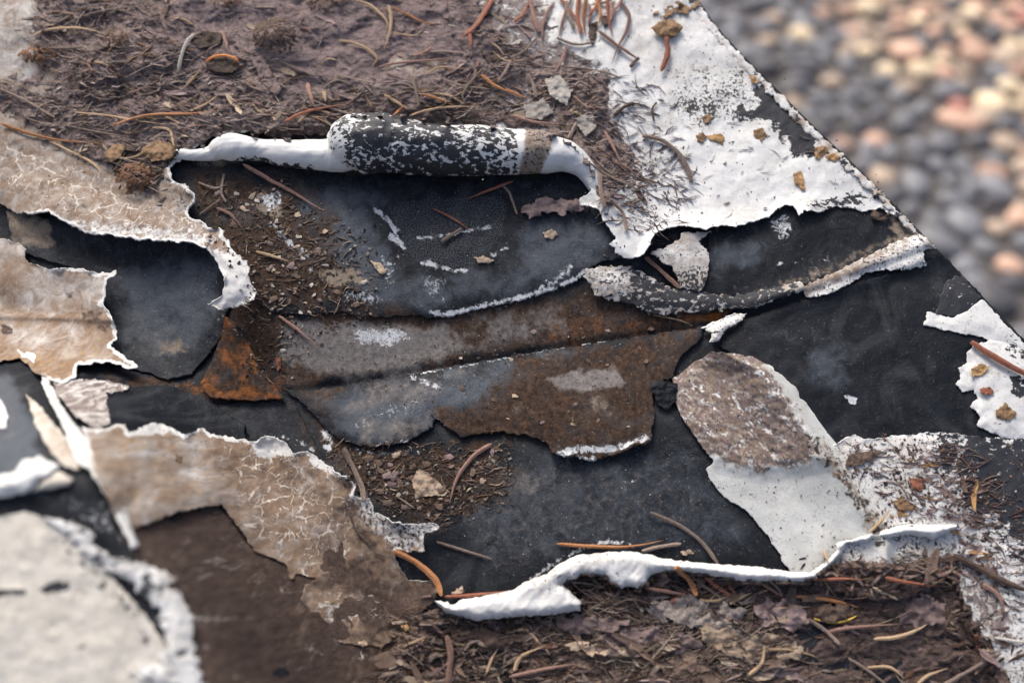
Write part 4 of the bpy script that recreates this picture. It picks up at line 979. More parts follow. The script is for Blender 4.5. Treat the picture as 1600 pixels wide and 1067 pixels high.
# 13 the raised kerb's own peeling paint, close to the lens
GK = 'paint skins peeling off the raised kerb'
KERB = [(-320, 800), (0, 806, .2), (40, 800, .3), (80, 812, .3), (120, 842, .3), (152, 880, .2), (196, 926, .2), (236, 972, .2), (262, 1015, .2), (286, 1067), (340, 1180), (420, 1400), (-320, 1400)]
M_KERB = mat_paint('cream_paint', '2D', (0.70, 0.665, 0.585), (0.62, 0.585, 0.50))
tag(sheet('paint_skin', KERB, flat(1.0, 0.4, 30), M_KERB, lambda px, py, s: pack(a0=0.10 + 0 * px, b0=0.12 + 0 * px, b2=0 * px, a3=mx(zone(px, py, [(58, 918), (85, 908), (112, 908), (108, 922), (75, 928)], 4, 3, 12, 401, .9), zone(px, py, [(-40, 920), (40, 920), (38, 930), (-40, 934)], 3, 3, 12, 402, .9),
          line(px, py, [(95, 850), (140, 890), (180, 930), (215, 965), (228, 1010)], 12, 10, 18, 403, .52), zone(px, py, [(100, 1020), (145, 995), (148, 1002), (110, 1030)], 5, 3, 10, 404, .4))), 0.25, 3.2, 3, 16, 405, 10),
    'broad cream paint skin with dark smudges on top of the raised kerb at lower left', 'paint skin', GK)
KEDGE = [(28, 546, .3), (55, 552, .5), (74, 588, .5), (98, 638, .5), (138, 690, .6), (168, 716, .6), (178, 756, .5), (198, 806, .4), (216, 852, .3), (206, 856, .2), (184, 812, .3), (160, 764, .4), (140, 736, .4), (120, 722, .3), (108, 690, .3), (90, 650, .4), (72, 618, .4), (62, 584, .4), (40, 566, .3)]
tag(sheet('paint_skin', KEDGE, flat(2.4, 1.0, 10), M_PAINT, lambda px, py, s: pack(a0=0.3 + 0 * px, b3=.25 + 0 * px, b2=.6 * sstep(0, 10, px - np.interp(py, [540, 700, 790], [45, 125, 165]))), 0.25, 2.6, 2.5, 12, 411, 12, under=clean_under, wob=0.15),
    'narrow white paint fringe along the upper edge of the raised kerb', 'paint flap', GK)
KBEIGE = [(40, 616), (58, 630, .3), (76, 652, .4), (106, 688, .4), (122, 716, .4), (124, 734, .4), (100, 728, .3), (76, 700, .3), (56, 664, .3), (48, 640, .3)]
tag(sheet('paint_skin', KBEIGE, flat(1.8, 0.8, 10), M_KERB, lambda px, py, s: pack(a0=0.55 + 0 * px, b3=.2 + 0 * px), 0.25, 2.6, 2, 12, 412, 10, wob=0.15),
    'beige paint sliver on the dark part of the raised kerb', 'paint flake', GK)
KFLAP = [(-120, 738), (0, 742, .4), (22, 738, .5), (34, 716, .8), (60, 712, .9), (92, 728, .7), (84, 738, .2), (60, 752), (46, 768), (0, 778), (-120, 780)]
tag(sheet('paint_skin', KFLAP, flat(2.2, 1.8, 12), M_PAINT, lambda px, py, s: pack(b2=0.7 + 0 * px, a0=.15 + 0 * px), 0.25, 2.6, 2, 14, 413, 14, under=clean_under, wob=0.15),
    'curled white paint flap at the left edge on the raised kerb', 'paint flap', GK)
KWEDGE = [(48, 768), (66, 750), (90, 735), (116, 748), (108, 758), (80, 764)]
tag(sheet('paint_skin', KWEDGE, flat(1.6, 1.2, 10), M_KERB, lambda px, py, s: pack(a0=0.45 + 0 * px), 0.25, 2.6, 1, 12, 414, 10),
    'small beige paint wedge beside the curled white flap on the raised kerb', 'paint flake', GK)
KRAG = [(72, 812), (110, 816, .4), (142, 836, .5), (140, 848, .4), (172, 872, .6), (206, 878, .5), (232, 882, .4), (272, 904, .7), (262, 914, .5), (285, 935, .6), (300, 962, .7), (296, 1000, .6), (312, 1050, .4), (325, 1110), (290, 1120), (262, 1080), (204, 1050, .5), (250, 1034),
        (262, 1000), (246, 952, .3), (205, 908, .3), (165, 890, .3), (132, 866, .4), (118, 846, .4), (100, 834, .3), (84, 824, .3)]
tag(sheet('paint_skin', KRAG, flat(1.8, 0.5, 12), M_PAINT, lambda px, py, s: pack(b2=0.40 + .3 * fbm(px, py, 30, 2, 4151), a0=.35 + 0 * px, a3=.22 + .5 * fbm(px, py, 36, 2, 4152), b3=.6 * sstep(225, 265, px) * sstep(960, 900, py)), 0.35, 2.6, 7, 14, 415, 9, under=clean_under, wob=.2),
    'ragged white paint edge hanging along the lower edge of the raised kerb', 'paint flap', GK)
KBIT = [(-80, 610), (0, 622, .4), (12, 650, .5), (8, 668, .4), (-80, 676)]
tag(sheet('paint_skin', KBIT, flat(1.6, 0.8, 10), M_PAINT, lambda px, py, s: pack(b2=.6 + 0 * px), 0.25, 2.6, 2, 12, 416, 10),
    'white paint scrap touching the left edge on the dark part of the raised kerb', 'paint flake', GK)
def kdark_attr(px, py, s):
    return pack(b1=zone(px, py, [(-320, 560), (20, 580), (80, 720), (70, 780), (-320, 800)], 20, 12, 40, 417, .98), a3=zone(px, py, [(-320, 560), (20, 580), (60, 700), (-320, 760)], 40, 12, 40, 418, .4), a2=mx(zone(px, py, [(70, 765), (170, 790), (200, 850), (150, 830)], 16, 12, 14, 419, .4), .0 * px))
KDARK = [(-320, 520), (20, 556), (44, 570), (100, 660), (150, 745), (192, 840), (246, 925), (284, 1000), (314, 1067), (368, 1180), (450, 1400), (200, 1400), (60, 900), (-320, 880)]
tag(sheet('membrane_sheet', KDARK, flat(0.6, 0.3, 30), M_MEM, kdark_attr, 0.7, 3.0, 1.5, 14, 420, 12, parent=wall), 'greyish membrane sheet on the raised kerb')

# ------------------------------------------------------------------ rotted litter
MUD1 = [(270, -60), (560, -60), (740, 20), (760, 80), (690, 125), (560, 135), (430, 130), (390, 90), (280, 60)]
MUD2 = [(1150, 925), (1300, 915), (1480, 930), (1560, 1067), (1560, 1150), (1230, 1150), (1260, 1040), (1180, 1000)]
ROLLP = [(262, 236), (300, 228), (330, 222), (355, 202), (385, 206), (420, 216), (525, 212), (535, 192), (555, 172), (640, 176), (800, 198), (870, 208), (915, 240), (940, 300), (925, 310), (890, 280), (800, 285), (535, 285), (262, 256)]
def thin(X, r, seed):
    """keep: less debris on the bare mud, none on the curls"""
    m = np.maximum(zone(X[:, 0], X[:, 1], MUD1, 25, 20, 40, seed), zone(X[:, 0], X[:, 1], MUD2, 25, 20, 40, seed + 1))
    k = r.random(len(X)) > 0.86 * m
    a, _ = polysd(CURL, X[:, 0], X[:, 1]); b_, _ = polysd(ROLLP, X[:, 0], X[:, 1])
    return k & (a < -5) & (b_ < -5)
def terr(h, n, sharp=0.7):
    k = h * n; f = np.floor(k); t = k - f
    return (f + sstep(sharp, 1.0, t)) / n
def lit_z(seed, amp, base):
    def f(x, y, s):
        xr = x + 22 * fbm(x, y, 70, 2, seed + 1); yr = y + 14 * fbm(x, y, 50, 2, seed + 4)
        a = fbm(xr, yr * 1.5 + 0.12 * x, 150, 4, seed, 0.55)
        bq = fbm(xr * 0.8 + 0.25 * y, yr * 1.7, 44, 3, seed + 2, 0.55)
        rough = sstep(-0.25, 0.35, fbm(x, y, 130, 2, seed + 9))
        t = terr(a * 0.7 + bq * 0.45 + 1.2, 6, 0.84)
        mud = np.maximum(zone(x, y, MUD1, 40, 24, 50, seed), zone(x, y, MUD2, 40, 24, 50, seed)); rough = rough * (1 - 0.85 * mud)
        h = amp * (t - 1.0) * 1.0 + amp * rough * (0.5 * (1 - np.abs(fbm(xr * 0.8, yr * 1.8, 24, 3, seed + 5, .6))) + 0.35 * fbm(x, y * 1.3, 11, 3, seed + 7, .65)) + 0.06 * amp * fbm(x, y, 9, 2, seed + 8)
        return hget(x, y) + base + np.clip(h, -amp * .5, amp * 2.5) * sstep(0, 14, s) - 0.6 * sstep(5, 0, s)
    return f
LIT1 = [(-320, -300), (730, -300), (735, -20), (775, 50), (850, 90), (905, 108), (950, 118), (950, 155), (940, 190), (975, 225), (994, 262), (975, 290), (945, 330), (930, 280), (905, 235), (850, 204), (780, 196), (690, 190), (600, 178), (545, 176), (528, 205), (450, 216), (395, 210), (350, 202),
        (320, 226), (285, 226), (262, 262), (235, 300), (205, 300), (190, 270), (145, 250), (70, 205), (20, 175), (-60, 140), (-320, 60)]
def lit1_attr(px, py, s):
    hum = mx(zone(px, py, [(110, 110), (330, 130), (350, 170), (120, 170)], 30, 20, 30, 501, 0.62), zone(px, py, [(370, 130), (560, 140), (540, 200), (380, 210)], 30, 20, 30, 502, 0.58), zone(px, py, [(640, 130), (940, 130), (920, 200), (650, 190)], 30, 20, 30, 503, 0.6),
             zone(px, py, [(10, 30), (170, 20), (220, 90), (40, 110)], 30, 20, 30, 504, 0.5), zone(px, py, [(140, 220), (300, 220), (280, 300), (180, 290)], 20, 14, 30, 505, .75), 0.14 + 0 * px)
    mud = zone(px, py, MUD1, 50, 30, 60, 506, 0.9)
    return pack(a0=hum * (1 - 0.8 * mud), a3=mud, a1=mx(0.34 - 0.28 * mud, zone(px, py, [(850, 110), (970, 120), (960, 200), (860, 190)], 20, 12, 20, 507, .5)), a2=0.30 * (1 - mud))
LIT1 = [p for p in LIT1 if not (p[0] < 0 and p[1] < 120)] + [(-60, 130), (30, 132), (58, 118), (50, 70), (58, 15), (44, -300)]
o = sheet('leaf_litter', LIT1, lit_z(510, 1.5, 0.6), M_LIT1, lit1_attr, 0.4, 2.3, 9, 20, 511, 1, closed=False)
tag(o, 'mauve-brown rotted leaf litter spread over the upper paint', 'litter', None, 'stuff')
LIT2 = [(648, 962), (684, 948), (700, 962), (745, 974), (800, 968), (868, 964), (906, 958), (912, 940), (898, 926), (884, 910), (915, 896), (945, 898), (968, 920), (1000, 922), (1020, 898), (1040, 890), (1155, 906), (1256, 908), (1290, 888), (1330, 872), (1400, 880), (1470, 866), (1500, 868), (1500, 920),
        (1535, 985), (1575, 1060), (1640, 1150), (1640, 1400), (560, 1400), (560, 1120), (596, 1055), (612, 1005)]
def lit2_attr(px, py, s):
    hum = mx(zone(px, py, [(660, 960), (860, 965), (870, 1010), (760, 1060), (660, 1067)], 30, 20, 30, 521, 0.62), zone(px, py, [(1000, 1000), (1100, 1000), (1110, 1060), (980, 1060)], 20, 14, 20, 522, 0.8), 0.20 + 0 * px, zone(px, py, [(1400, 960), (1560, 1000), (1580, 1100), (1380, 1080)], 30, 20, 30, 523, .5), zone(px, py, [(880, 900), (950, 900), (960, 920), (900, 930)], 10, 6, 12, 524, .95))
    pal = mx(zone(px, py, [(870, 950), (1180, 945), (1260, 1010), (1180, 1040), (1000, 1040), (880, 1020)], 40, 24, 30, 525, 0.55), 0.20 + 0 * px)
    md = zone(px, py, MUD2, 40, 24, 50, 527)
    return pack(a0=hum * (1 - .5 * md), a1=pal * (1 - .7 * md), a3=md, a2=zone(px, py, [(1050, 930), (1160, 940), (1180, 990), (1080, 980)], 20, 14, 20, 526, .6))
o = sheet('leaf_litter', LIT2, lit_z(530, 1.9, 0.4), M_LIT2, lit2_attr, 0.4, 2.3, 5, 20, 531, 1, closed=False)
tag(o, 'dark damp leaf litter packed along the bottom below the white curl', 'litter', None, 'stuff')

# ------------------------------------------------------------------ loose things: needles, chips, husks, crumbs
MB = {
 'orange': mat_bits('needle_orange', (0.42, 0.17, 0.055), (0.30, 0.115, 0.04), (0.52, 0.29, 0.13)),
 'rust-red': mat_bits('needle_red', (0.27, 0.085, 0.045), (0.20, 0.07, 0.045), (0.40, 0.18, 0.10)),
 'tan': mat_bits('needle_tan', (0.43, 0.30, 0.17), (0.33, 0.21, 0.115), (0.54, 0.42, 0.28)),
 'grey-brown': mat_bits('needle_grey', (0.21, 0.155, 0.125), (0.145, 0.105, 0.085), (0.34, 0.27, 0.22)),
 'pinkish brown': mat_bits('needle_pink', (0.26, 0.145, 0.11), (0.19, 0.10, 0.08), (0.37, 0.25, 0.20)),
 'pale grey': mat_bits('needle_pale', (0.50, 0.47, 0.42), (0.38, 0.35, 0.30), (0.62, 0.60, 0.55)),
 'dark brown': mat_bits('bit_dark', (0.075, 0.048, 0.036), (0.05, 0.034, 0.027), (0.17, 0.115, 0.085)),
}
def needle(pts, w, mat, lift=0.0, name='spruce_needle', blunt=False, seg=20, flatn=0.6):
    P = catmull(np.array(pts, float), seg)
    P = P + w * 0.10 * np.stack([perlin(np.arange(seg) * .35, np.full(seg, P[0, 0])), perlin(np.arange(seg) * .35, np.full(seg, P[0, 1] + 9))], 1)
    n = len(P); t = np.linspace(0, 1, n)
    zz = hget(P[:, 0], P[:, 1])
    # a stiff needle rests on the high spots under it
    co = np.polyfit(t, zz, 2); zf = np.polyval(co, t)
    zf = zf + max(0.0, np.percentile(zz - zf, 70)) + w * 0.18 * 0.42 + lift
    cen = unproj(P[:, 0], P[:, 1], zf)
    tn = np.gradient(cen, axis=0); tn /= np.linalg.norm(tn, axis=1)[:, None] + 1e-9
    up = np.array([0, 0, 1.0]); sd = np.cross(tn, up); sd /= np.linalg.norm(sd, axis=1)[:, None] + 1e-9
    un = np.cross(sd, tn)
    prof = np.clip(np.minimum(t / 0.06 + (0.7 if blunt else 0.35), (1 - t) / (0.14 if blunt else 0.45) + (0.45 if blunt else 0.06)), 0, 1)
    r = w * 0.5 * 0.185 * prof * (1 + 0.10 * np.sin(t * 9 + w))
    k = 5; an = np.arange(k) / k * 2 * np.pi + np.pi / 2
    V = cen[:, None] + r[:, None, None] * (np.cos(an)[None, :, None] * sd[:, None] + flatn * np.sin(an)[None, :, None] * un[:, None])
    c0 = cen.mean(0)
    V = V.reshape(-1, 3) - c0
    idx = np.arange(n * k).reshape(n, k); nx = np.roll(idx, -1, 1)
    Q = np.stack([idx[:-1].ravel(), nx[:-1].ravel(), nx[1:].ravel(), idx[1:].ravel()], 1)
    V = np.concatenate([V, [cen[0] - c0, cen[-1] - c0]]); a, b2 = n * k, n * k + 1
    T = np.concatenate([np.stack([nx[0], idx[0], np.full(k, a)], 1), np.stack([idx[-1], nx[-1], np.full(k, b2)], 1)])
    me = mkmesh(name, V, Q, T, None, mat, False)
    return link(name, me, None, MT @ Matrix.Translation(Vector(c0 * 0.001)))

O, RR, T_, G, P_, W_, D = 'orange', 'rust-red', 'tan', 'grey-brown', 'pinkish brown', 'pale grey', 'dark brown'
NEED = [
 ([(53, 55), (75, 47), (115, 44), (140, 47), (167, 54)], 6, T_), ([(98, 42), (130, 25), (180, 14), (260, 5)], 3, G), ([(0, 193), (40, 207), (90, 219), (160, 225)], 7, O),
 ([(118, 176), (170, 181), (215, 189), (265, 195)], 4, T_), ([(175, 196), (230, 180), (290, 178), (338, 174)], 4.5, O), ([(72, 217), (110, 237), (140, 252), (156, 268), (148, 281)], 4.5, T_),
 ([(-10, 135), (40, 158), (85, 184)], 6, G), ([(97, 195), (150, 206), (200, 215)], 4, G), ([(303, 53), (290, 70), (283, 90), (279, 110)], 8, W_), ([(347, 49), (353, 68), (358, 84)], 6, P_),
 ([(311, 112), (298, 127), (281, 143)], 5, T_), ([(65, 75), (100, 76), (130, 74)], 5, G), ([(555, 0), (580, 10), (602, 30), (606, 44)], 6, T_), ([(607, 8), (611, 28), (609, 50), (600, 77)], 7, T_), ([(612, 12), (640, 25), (660, 35), (686, 40)], 5.5, O),
 ([(529, 64), (555, 68), (578, 80), (589, 92), (585, 100), (577, 108)], 6, T_), ([(613, 51), (640, 56), (667, 55)], 4, T_), ([(647, 88), (663, 82), (673, 74), (669, 67)], 5.5, P_), ([(589, 106), (620, 99), (680, 94), (722, 88)], 5.5, P_), ([(665, 117), (685, 106), (705, 106), (734, 109)], 4.5, T_),
 ([(442, 98), (465, 108), (492, 119)], 4.5, G), ([(480, 130), (485, 150), (494, 172)], 8, P_), ([(445, 190), (470, 178), (500, 170), (548, 162)], 6.5, RR), ([(751, 111), (730, 135), (723, 150), (728, 164)], 5, G), ([(752, 117), (775, 135), (812, 150)], 7, O), ([(658, 147), (685, 155), (710, 165)], 6, O),
 ([(640, 181), (670, 172), (710, 167), (755, 167)], 5, T_), ([(600, 148), (620, 160), (637, 170)], 6, T_), ([(630, 168), (612, 182)], 6, O), ([(644, 118), (648, 135), (655, 165)], 6, G), ([(692, 124), (720, 134), (765, 140)], 5, G), ([(525, 117), (560, 125), (582, 130)], 4, G), ([(490, 158), (520, 170), (550, 180)], 5, G),
 ([(768, 22), (785, 32), (792, 48)], 4, T_), ([(798, 97), (788, 115), (778, 128)], 6, G), ([(506, 143), (509, 160)], 8, T_), ([(540, 165), (560, 150), (572, 138)], 5, G),
 ([(772, -6), (757, 22), (740, 45), (717, 61)], 8, RR), ([(766, -6), (752, 25), (735, 48), (722, 60)], 7, P_), ([(732, 45), (735, 62), (736, 79)], 8, RR), ([(803, 35), (818, 22), (828, -4)], 7, RR), ([(828, -4), (834, 26), (843, 50)], 10, P_), ([(884, 2), (889, 25), (898, 45)], 8, G),
 ([(905, -6), (902, 25), (908, 54)], 9, RR), ([(917, -6), (911, 25), (915, 57)], 8, O), ([(960, -4), (945, 4), (910, 10)], 7, P_), ([(968, 2), (983, 24), (978, 50), (965, 75), (956, 101)], 7, P_), ([(934, 48), (960, 68), (985, 85), (1000, 94)], 8, P_), ([(955, 4), (957, 18), (955, 34)], 11, P_), ([(921, 8), (921, 30), (919, 38)], 7, P_),
 ([(985, 105), (998, 90)], 8, D), ([(872, -6), (893, 20), (912, 48)], 7, RR), ([(940, -6), (928, 16), (912, 30)], 8, RR), ([(930, -6), (938, 20), (935, 42)], 8, O), ([(975, -6), (962, 14), (940, 24)], 7, P_), ([(895, -6), (880, 30), (872, 62)], 6, P_), ([(948, -6), (951, 30), (958, 58)], 7, RR), ([(862, 8), (850, 34), (846, 64)], 7, P_), ([(870, 60), (900, 70), (930, 66)], 6, G), ([(886, 70), (878, 95), (866, 114)], 6, P_), ([(798, 92), (820, 80), (838, 60)], 6, G), ([(878, 105), (915, 108), (950, 115), (970, 123)], 5, G), ([(838, 152), (832, 130), (824, 117)], 8, G), ([(790, 140), (806, 147), (824, 154)], 7, O),
 ([(798, 180), (835, 191), (878, 193)], 6, P_), ([(888, 217), (901, 192)], 8, G), ([(1004, 213), (1035, 220), (1060, 240), (1074, 264), (1080, 284)], 10, G), ([(945, 205), (958, 230), (972, 257)], 6, P_), ([(921, 255), (950, 275), (985, 290)], 5, G),
 ([(380, 257), (420, 280), (460, 302), (506, 330)], 8, P_), ([(677, 326), (710, 343), (738, 362)], 4.5, RR), ([(802, 283), (765, 297), (728, 312)], 6, RR), ([(783, 288), (795, 300), (802, 318), (808, 335)], 5, G), ([(400, 393), (425, 400), (453, 409)], 6, T_), ([(435, 493), (465, 515), (500, 545)], 6, P_),
 ([(690, 377), (722, 357)], 7, G), ([(350, 272), (346, 300), (353, 316)], 5, G), ([(338, 325), (360, 335), (378, 356)], 6, P_), ([(310, 285), (335, 294), (350, 290)], 4, G), ([(312, 335), (330, 322), (345, 312)], 4, G), ([(1008, 402), (1035, 425), (1063, 451)], 9, P_), ([(953, 312), (973, 333), (979, 361)], 8, G), ([(937, 272), (939, 300), (945, 326)], 9, G),
 ([(1020, 492), (1060, 500), (1083, 509)], 3, T_), ([(536, 700), (552, 730), (565, 760), (569, 782)], 10, G), ([(768, 693), (740, 712), (715, 745), (702, 786)], 8, P_), ([(620, 775), (648, 794)], 3, G), ([(617, 861), (650, 878), (680, 905), (690, 930)], 11, O), ([(694, 932), (740, 929), (800, 922)], 6, RR), ([(682, 846), (720, 858), (768, 873)], 5, G), ([(546, 803), (558, 830), (580, 852)], 4, D),
 ([(870, 849), (920, 853), (980, 854), (1037, 844)], 6.5, O), ([(1003, 861), (1030, 854), (1064, 849)], 7, G), ([(1016, 800), (1060, 820), (1095, 845), (1121, 879)], 7, G), ([(1056, 886), (1078, 908), (1088, 930)], 10, O), ([(1008, 918), (1050, 925), (1085, 932)], 6, P_), ([(1101, 901), (1130, 923), (1156, 936)], 7, RR), ([(1138, 913), (1152, 932)], 7, RR), ([(1092, 938), (1120, 938), (1142, 929)], 5, T_),
 ([(1140, 943), (1160, 932), (1176, 925)], 5, T_), ([(796, 1057), (850, 1045), (905, 1036)], 7, P_), ([(803, 1048), (815, 1025), (852, 1008)], 7, T_), ([(1170, 1054), (1190, 1035), (1195, 1008)], 7, T_), ([(1048, 941), (1072, 924)], 7, RR), ([(1080, 900), (1100, 915), (1128, 935)], 5, G), ([(1190, 911), (1208, 922), (1222, 932)], 6, P_), ([(1200, 905), (1215, 918), (1222, 931)], 5, G),
 ([(1270, 906), (1310, 904), (1352, 905)], 5, RR), ([(1383, 902), (1420, 910), (1476, 916)], 7, RR), ([(1243, 931), (1285, 935), (1320, 942), (1344, 949)], 5.5, O), ([(1292, 987), (1330, 980), (1412, 974)], 6.5, P_), ([(1365, 998), (1400, 995), (1430, 985), (1450, 974)], 7, T_), ([(1264, 967), (1290, 985), (1312, 1006)], 7, G), ([(1218, 950), (1240, 948), (1268, 948)], 4, T_), ([(1200, 1014), (1240, 1016), (1278, 1026)], 6, T_),
 ([(1490, 868), (1525, 885), (1560, 905), (1605, 923)], 11, D), ([(1536, 912), (1560, 930), (1571, 960)], 8, P_), ([(1470, 1072), (1510, 1050), (1564, 1019)], 8, G), ([(1326, 1028), (1355, 1046), (1386, 1070)], 5, G), ([(1355, 1042), (1390, 1042), (1414, 1060)], 5, T_), ([(1432, 1070), (1450, 1055), (1482, 1043)], 6, T_), ([(1358, 832), (1378, 812), (1392, 794)], 6, T_), ([(1530, 1016), (1525, 992)], 10, RR),
 ([(1517, 534), (1545, 553), (1580, 573), (1620, 594)], 13, RR), ([(1555, 996), (1580, 1000), (1600, 1003)], 5, W_), ([(700, 1067), (704, 1020), (698, 992)], 11, P_), ([(760, 1052), (768, 1030), (778, 1012)], 5, T_), ([(1288, 862), (1294, 878)], 7, T_), ([(960, 180), (978, 166), (992, 162)], 9, D), ([(1022, 190), (1019, 172), (1026, 160)], 5, D),
]
def place(x, y):
    if x > 1495 and 500 < y < 620: return 'on the fringed flap at the right edge'
    if y < 112 and 875 < x < 1010: return 'in the needle clump at the top'
    if y < 70 and 700 < x < 875: return 'in the sprig at top centre'
    if x < 330 and y < 300: return 'on the litter at upper left'
    if y < 200 and x < 500: return 'on the litter left of the roll'
    if y < 112 and x < 760: return 'on mauve litter near the top'
    if y < 200 and x < 700: return 'just above the mottled roll'
    if y < 300 and 700 <= x < 1000: return 'in the debris beside the white skin'
    if 925 < x < 1200 and y < 395: return 'on the white skin'
    if y < 480 and x < 480: return 'on the brown grit by the crazed flap'
    if y < 395: return 'on the bare membrane under the roll'
    if y < 560: return 'at the joint'
    if y < 812 and x < 800: return 'on the grit below the brown film'
    if y < 882 and x < 1200: return 'above the long white curl'
    if x < 720 and y < 960: return 'at the left end of the long white curl'
    if x > 1480: return 'on the white skin at lower right'
    if x > 1220 and y < 960: return 'under the right end of the long curl'
    if y < 965: return 'in the needle pile below the long white curl'
    if x < 1000: return 'on damp litter at the bottom left'
    return 'on damp litter at the bottom right'
ORD = ['leftmost', 'second from left', 'third from left', 'fourth from left', 'fifth from left', 'sixth from left', 'seventh from left', 'eighth from left', 'ninth from left']
built = []
for pts, wdt, cn in NEED:
    o = needle(pts, wdt * 0.78, MB[cn], 0.3, blunt=(cn in (G, W_, D) or wdt > 8))
    P = np.array(pts, float); L = np.linalg.norm(P[-1] - P[0]); arc = np.linalg.norm(np.diff(P, axis=0), axis=1).sum()
    sag = np.abs(np.cross(np.append(P[-1] - P[0], 0) / max(L, 1), np.c_[P - P[0], np.zeros(len(P))])[:, 2]).max() / max(L, 1)
    sh = ('long ' if arc > 95 else 'short ' if arc < 40 else '') + ('hooked' if sag > .22 else 'bowed' if sag > .07 else 'straight')
    m = P.mean(0)
    built.append((f'{sh} {cn} spruce needle {place(*m)}', m[0], o))
by = {}
for lb, x, o in built: by.setdefault(lb, []).append((x, o))
for lb, lst in by.items():
    lst.sort(key=lambda t: t[0])
    for i, (x, o) in enumerate(lst):
        tag(o, lb if len(lst) == 1 else lb + ', ' + (ORD[i] if len(lst) > 2 else ('left one' if i == 0 else 'right one')), 'needle', 'spruce needles scattered on the coping')

# half-buried needles in the two litters: nothing tells one from the next
rg = np.random.default_rng(99)
def inside(poly, x, y):
    s, _ = polysd(poly, np.array([float(x)]), np.array([float(y)])); return s[0]
def scatter(poly, n, mrg=6):
    P = np.array([p[:2] for p in poly], float); lo = np.maximum(P.min(0), [-60, -60]); hi = np.minimum(P.max(0), [1660, 1120])
    out = []
    X = lo + (hi - lo) * rg.random((n * 8, 2))
    s, _ = polysd(poly, X[:, 0], X[:, 1])
    X = X[s > mrg]
    return X[thin(X, rg, 5)][:n]
def w_up(x, y):
    if x > 780: return 'in the debris beside the white skin'
    if x < 200: return 'on the litter over the crazed flap' if y > 90 else 'in the top left litter'
    t = "the roll's thin end" if x < 530 else "the roll's mottled part"
    return ('in top-edge litter over ' if y < 70 else 'in litter just above ' if y > 140 else 'in the litter above ') + t
def w_lo(x, y):
    t = "the curl's thick end" if x < 930 else "the curl's thin middle" if x < 1250 else "the curl's right end"
    return ('in bottom-edge litter below ' if y > 1010 else 'in damp litter just below ' if y < 960 else 'in damp litter below ') + t
for poly, n, lb, gp in ((LIT1, 120, 'thin fibre half buried in the mauve-brown upper litter', 'half-buried fibres of the upper litter'), (LIT2, 80, 'thin fibre half buried in the damp litter along the bottom', 'half-buried fibres of the bottom litter')):
    for x, y in scatter(poly, n, 10):
        if y < 120 and x < 60: continue
        a = rg.normal(0.1, 0.55); L = 18 + 40 * rg.random(); bw = rg.normal(0, 0.12) * L
        d = np.array([math.cos(a), math.sin(a) * 0.8]); nr = np.array([-d[1], d[0]]); c = np.array([x, y])
        cn = str(rg.choice([G, G, P_, T_, G, G]))
        o = needle([c - d * L / 2, c + nr * bw, c + d * L / 2], 2.2 + 2.2 * rg.random(), MB[cn], -0.2, 'plant_fibre', True, 8)
        sh = ('long ' if L > 42 else 'short ' if L < 28 else '') + ('curved' if abs(bw) > .12 * L else 'straight')
        tag(o, f'{sh} half-buried {cn} fibre ' + (w_up if poly is LIT1 else w_lo)(x, y), 'fibre', gp)

# chips and crumbs ------------------------------------------------------------
def chip_geo(rgk, n=6, flatk=0.22):
    an = np.sort(rgk.random(n) * 2 * np.pi * 0.8 + np.arange(n) / n * 2 * np.pi * 0.2 + np.arange(n) * 0)
    an = (np.arange(n) + rgk.random(n) * 0.8) / n * 2 * np.pi
    rd = 0.55 + 0.45 * rgk.random(n)
    top = np.stack([np.cos(an) * rd, np.sin(an) * rd * (0.45 + 0.4 * rgk.random()), flatk * (0.6 + 0.5 * rgk.standard_normal(n) * 0.6)], -1)
    bot = top * np.array([0.9, 0.9, 0]) + np.array([0, 0, -flatk])
    V = np.concatenate([top, bot, [[0, 0, flatk * 1.5]], [[0, 0, -flatk]]])
    i = np.arange(n); j = (i + 1) % n
    T = np.concatenate([np.stack([i, j, np.full(n, 2 * n)], 1), np.stack([j + n, i + n, np.full(n, 2 * n + 1)], 1), np.stack([i, i + n, j], 1), np.stack([j, i + n, j + n], 1)])
    return V, T
CG = [chip_geo(np.random.default_rng(700 + k)) for k in range(10)]
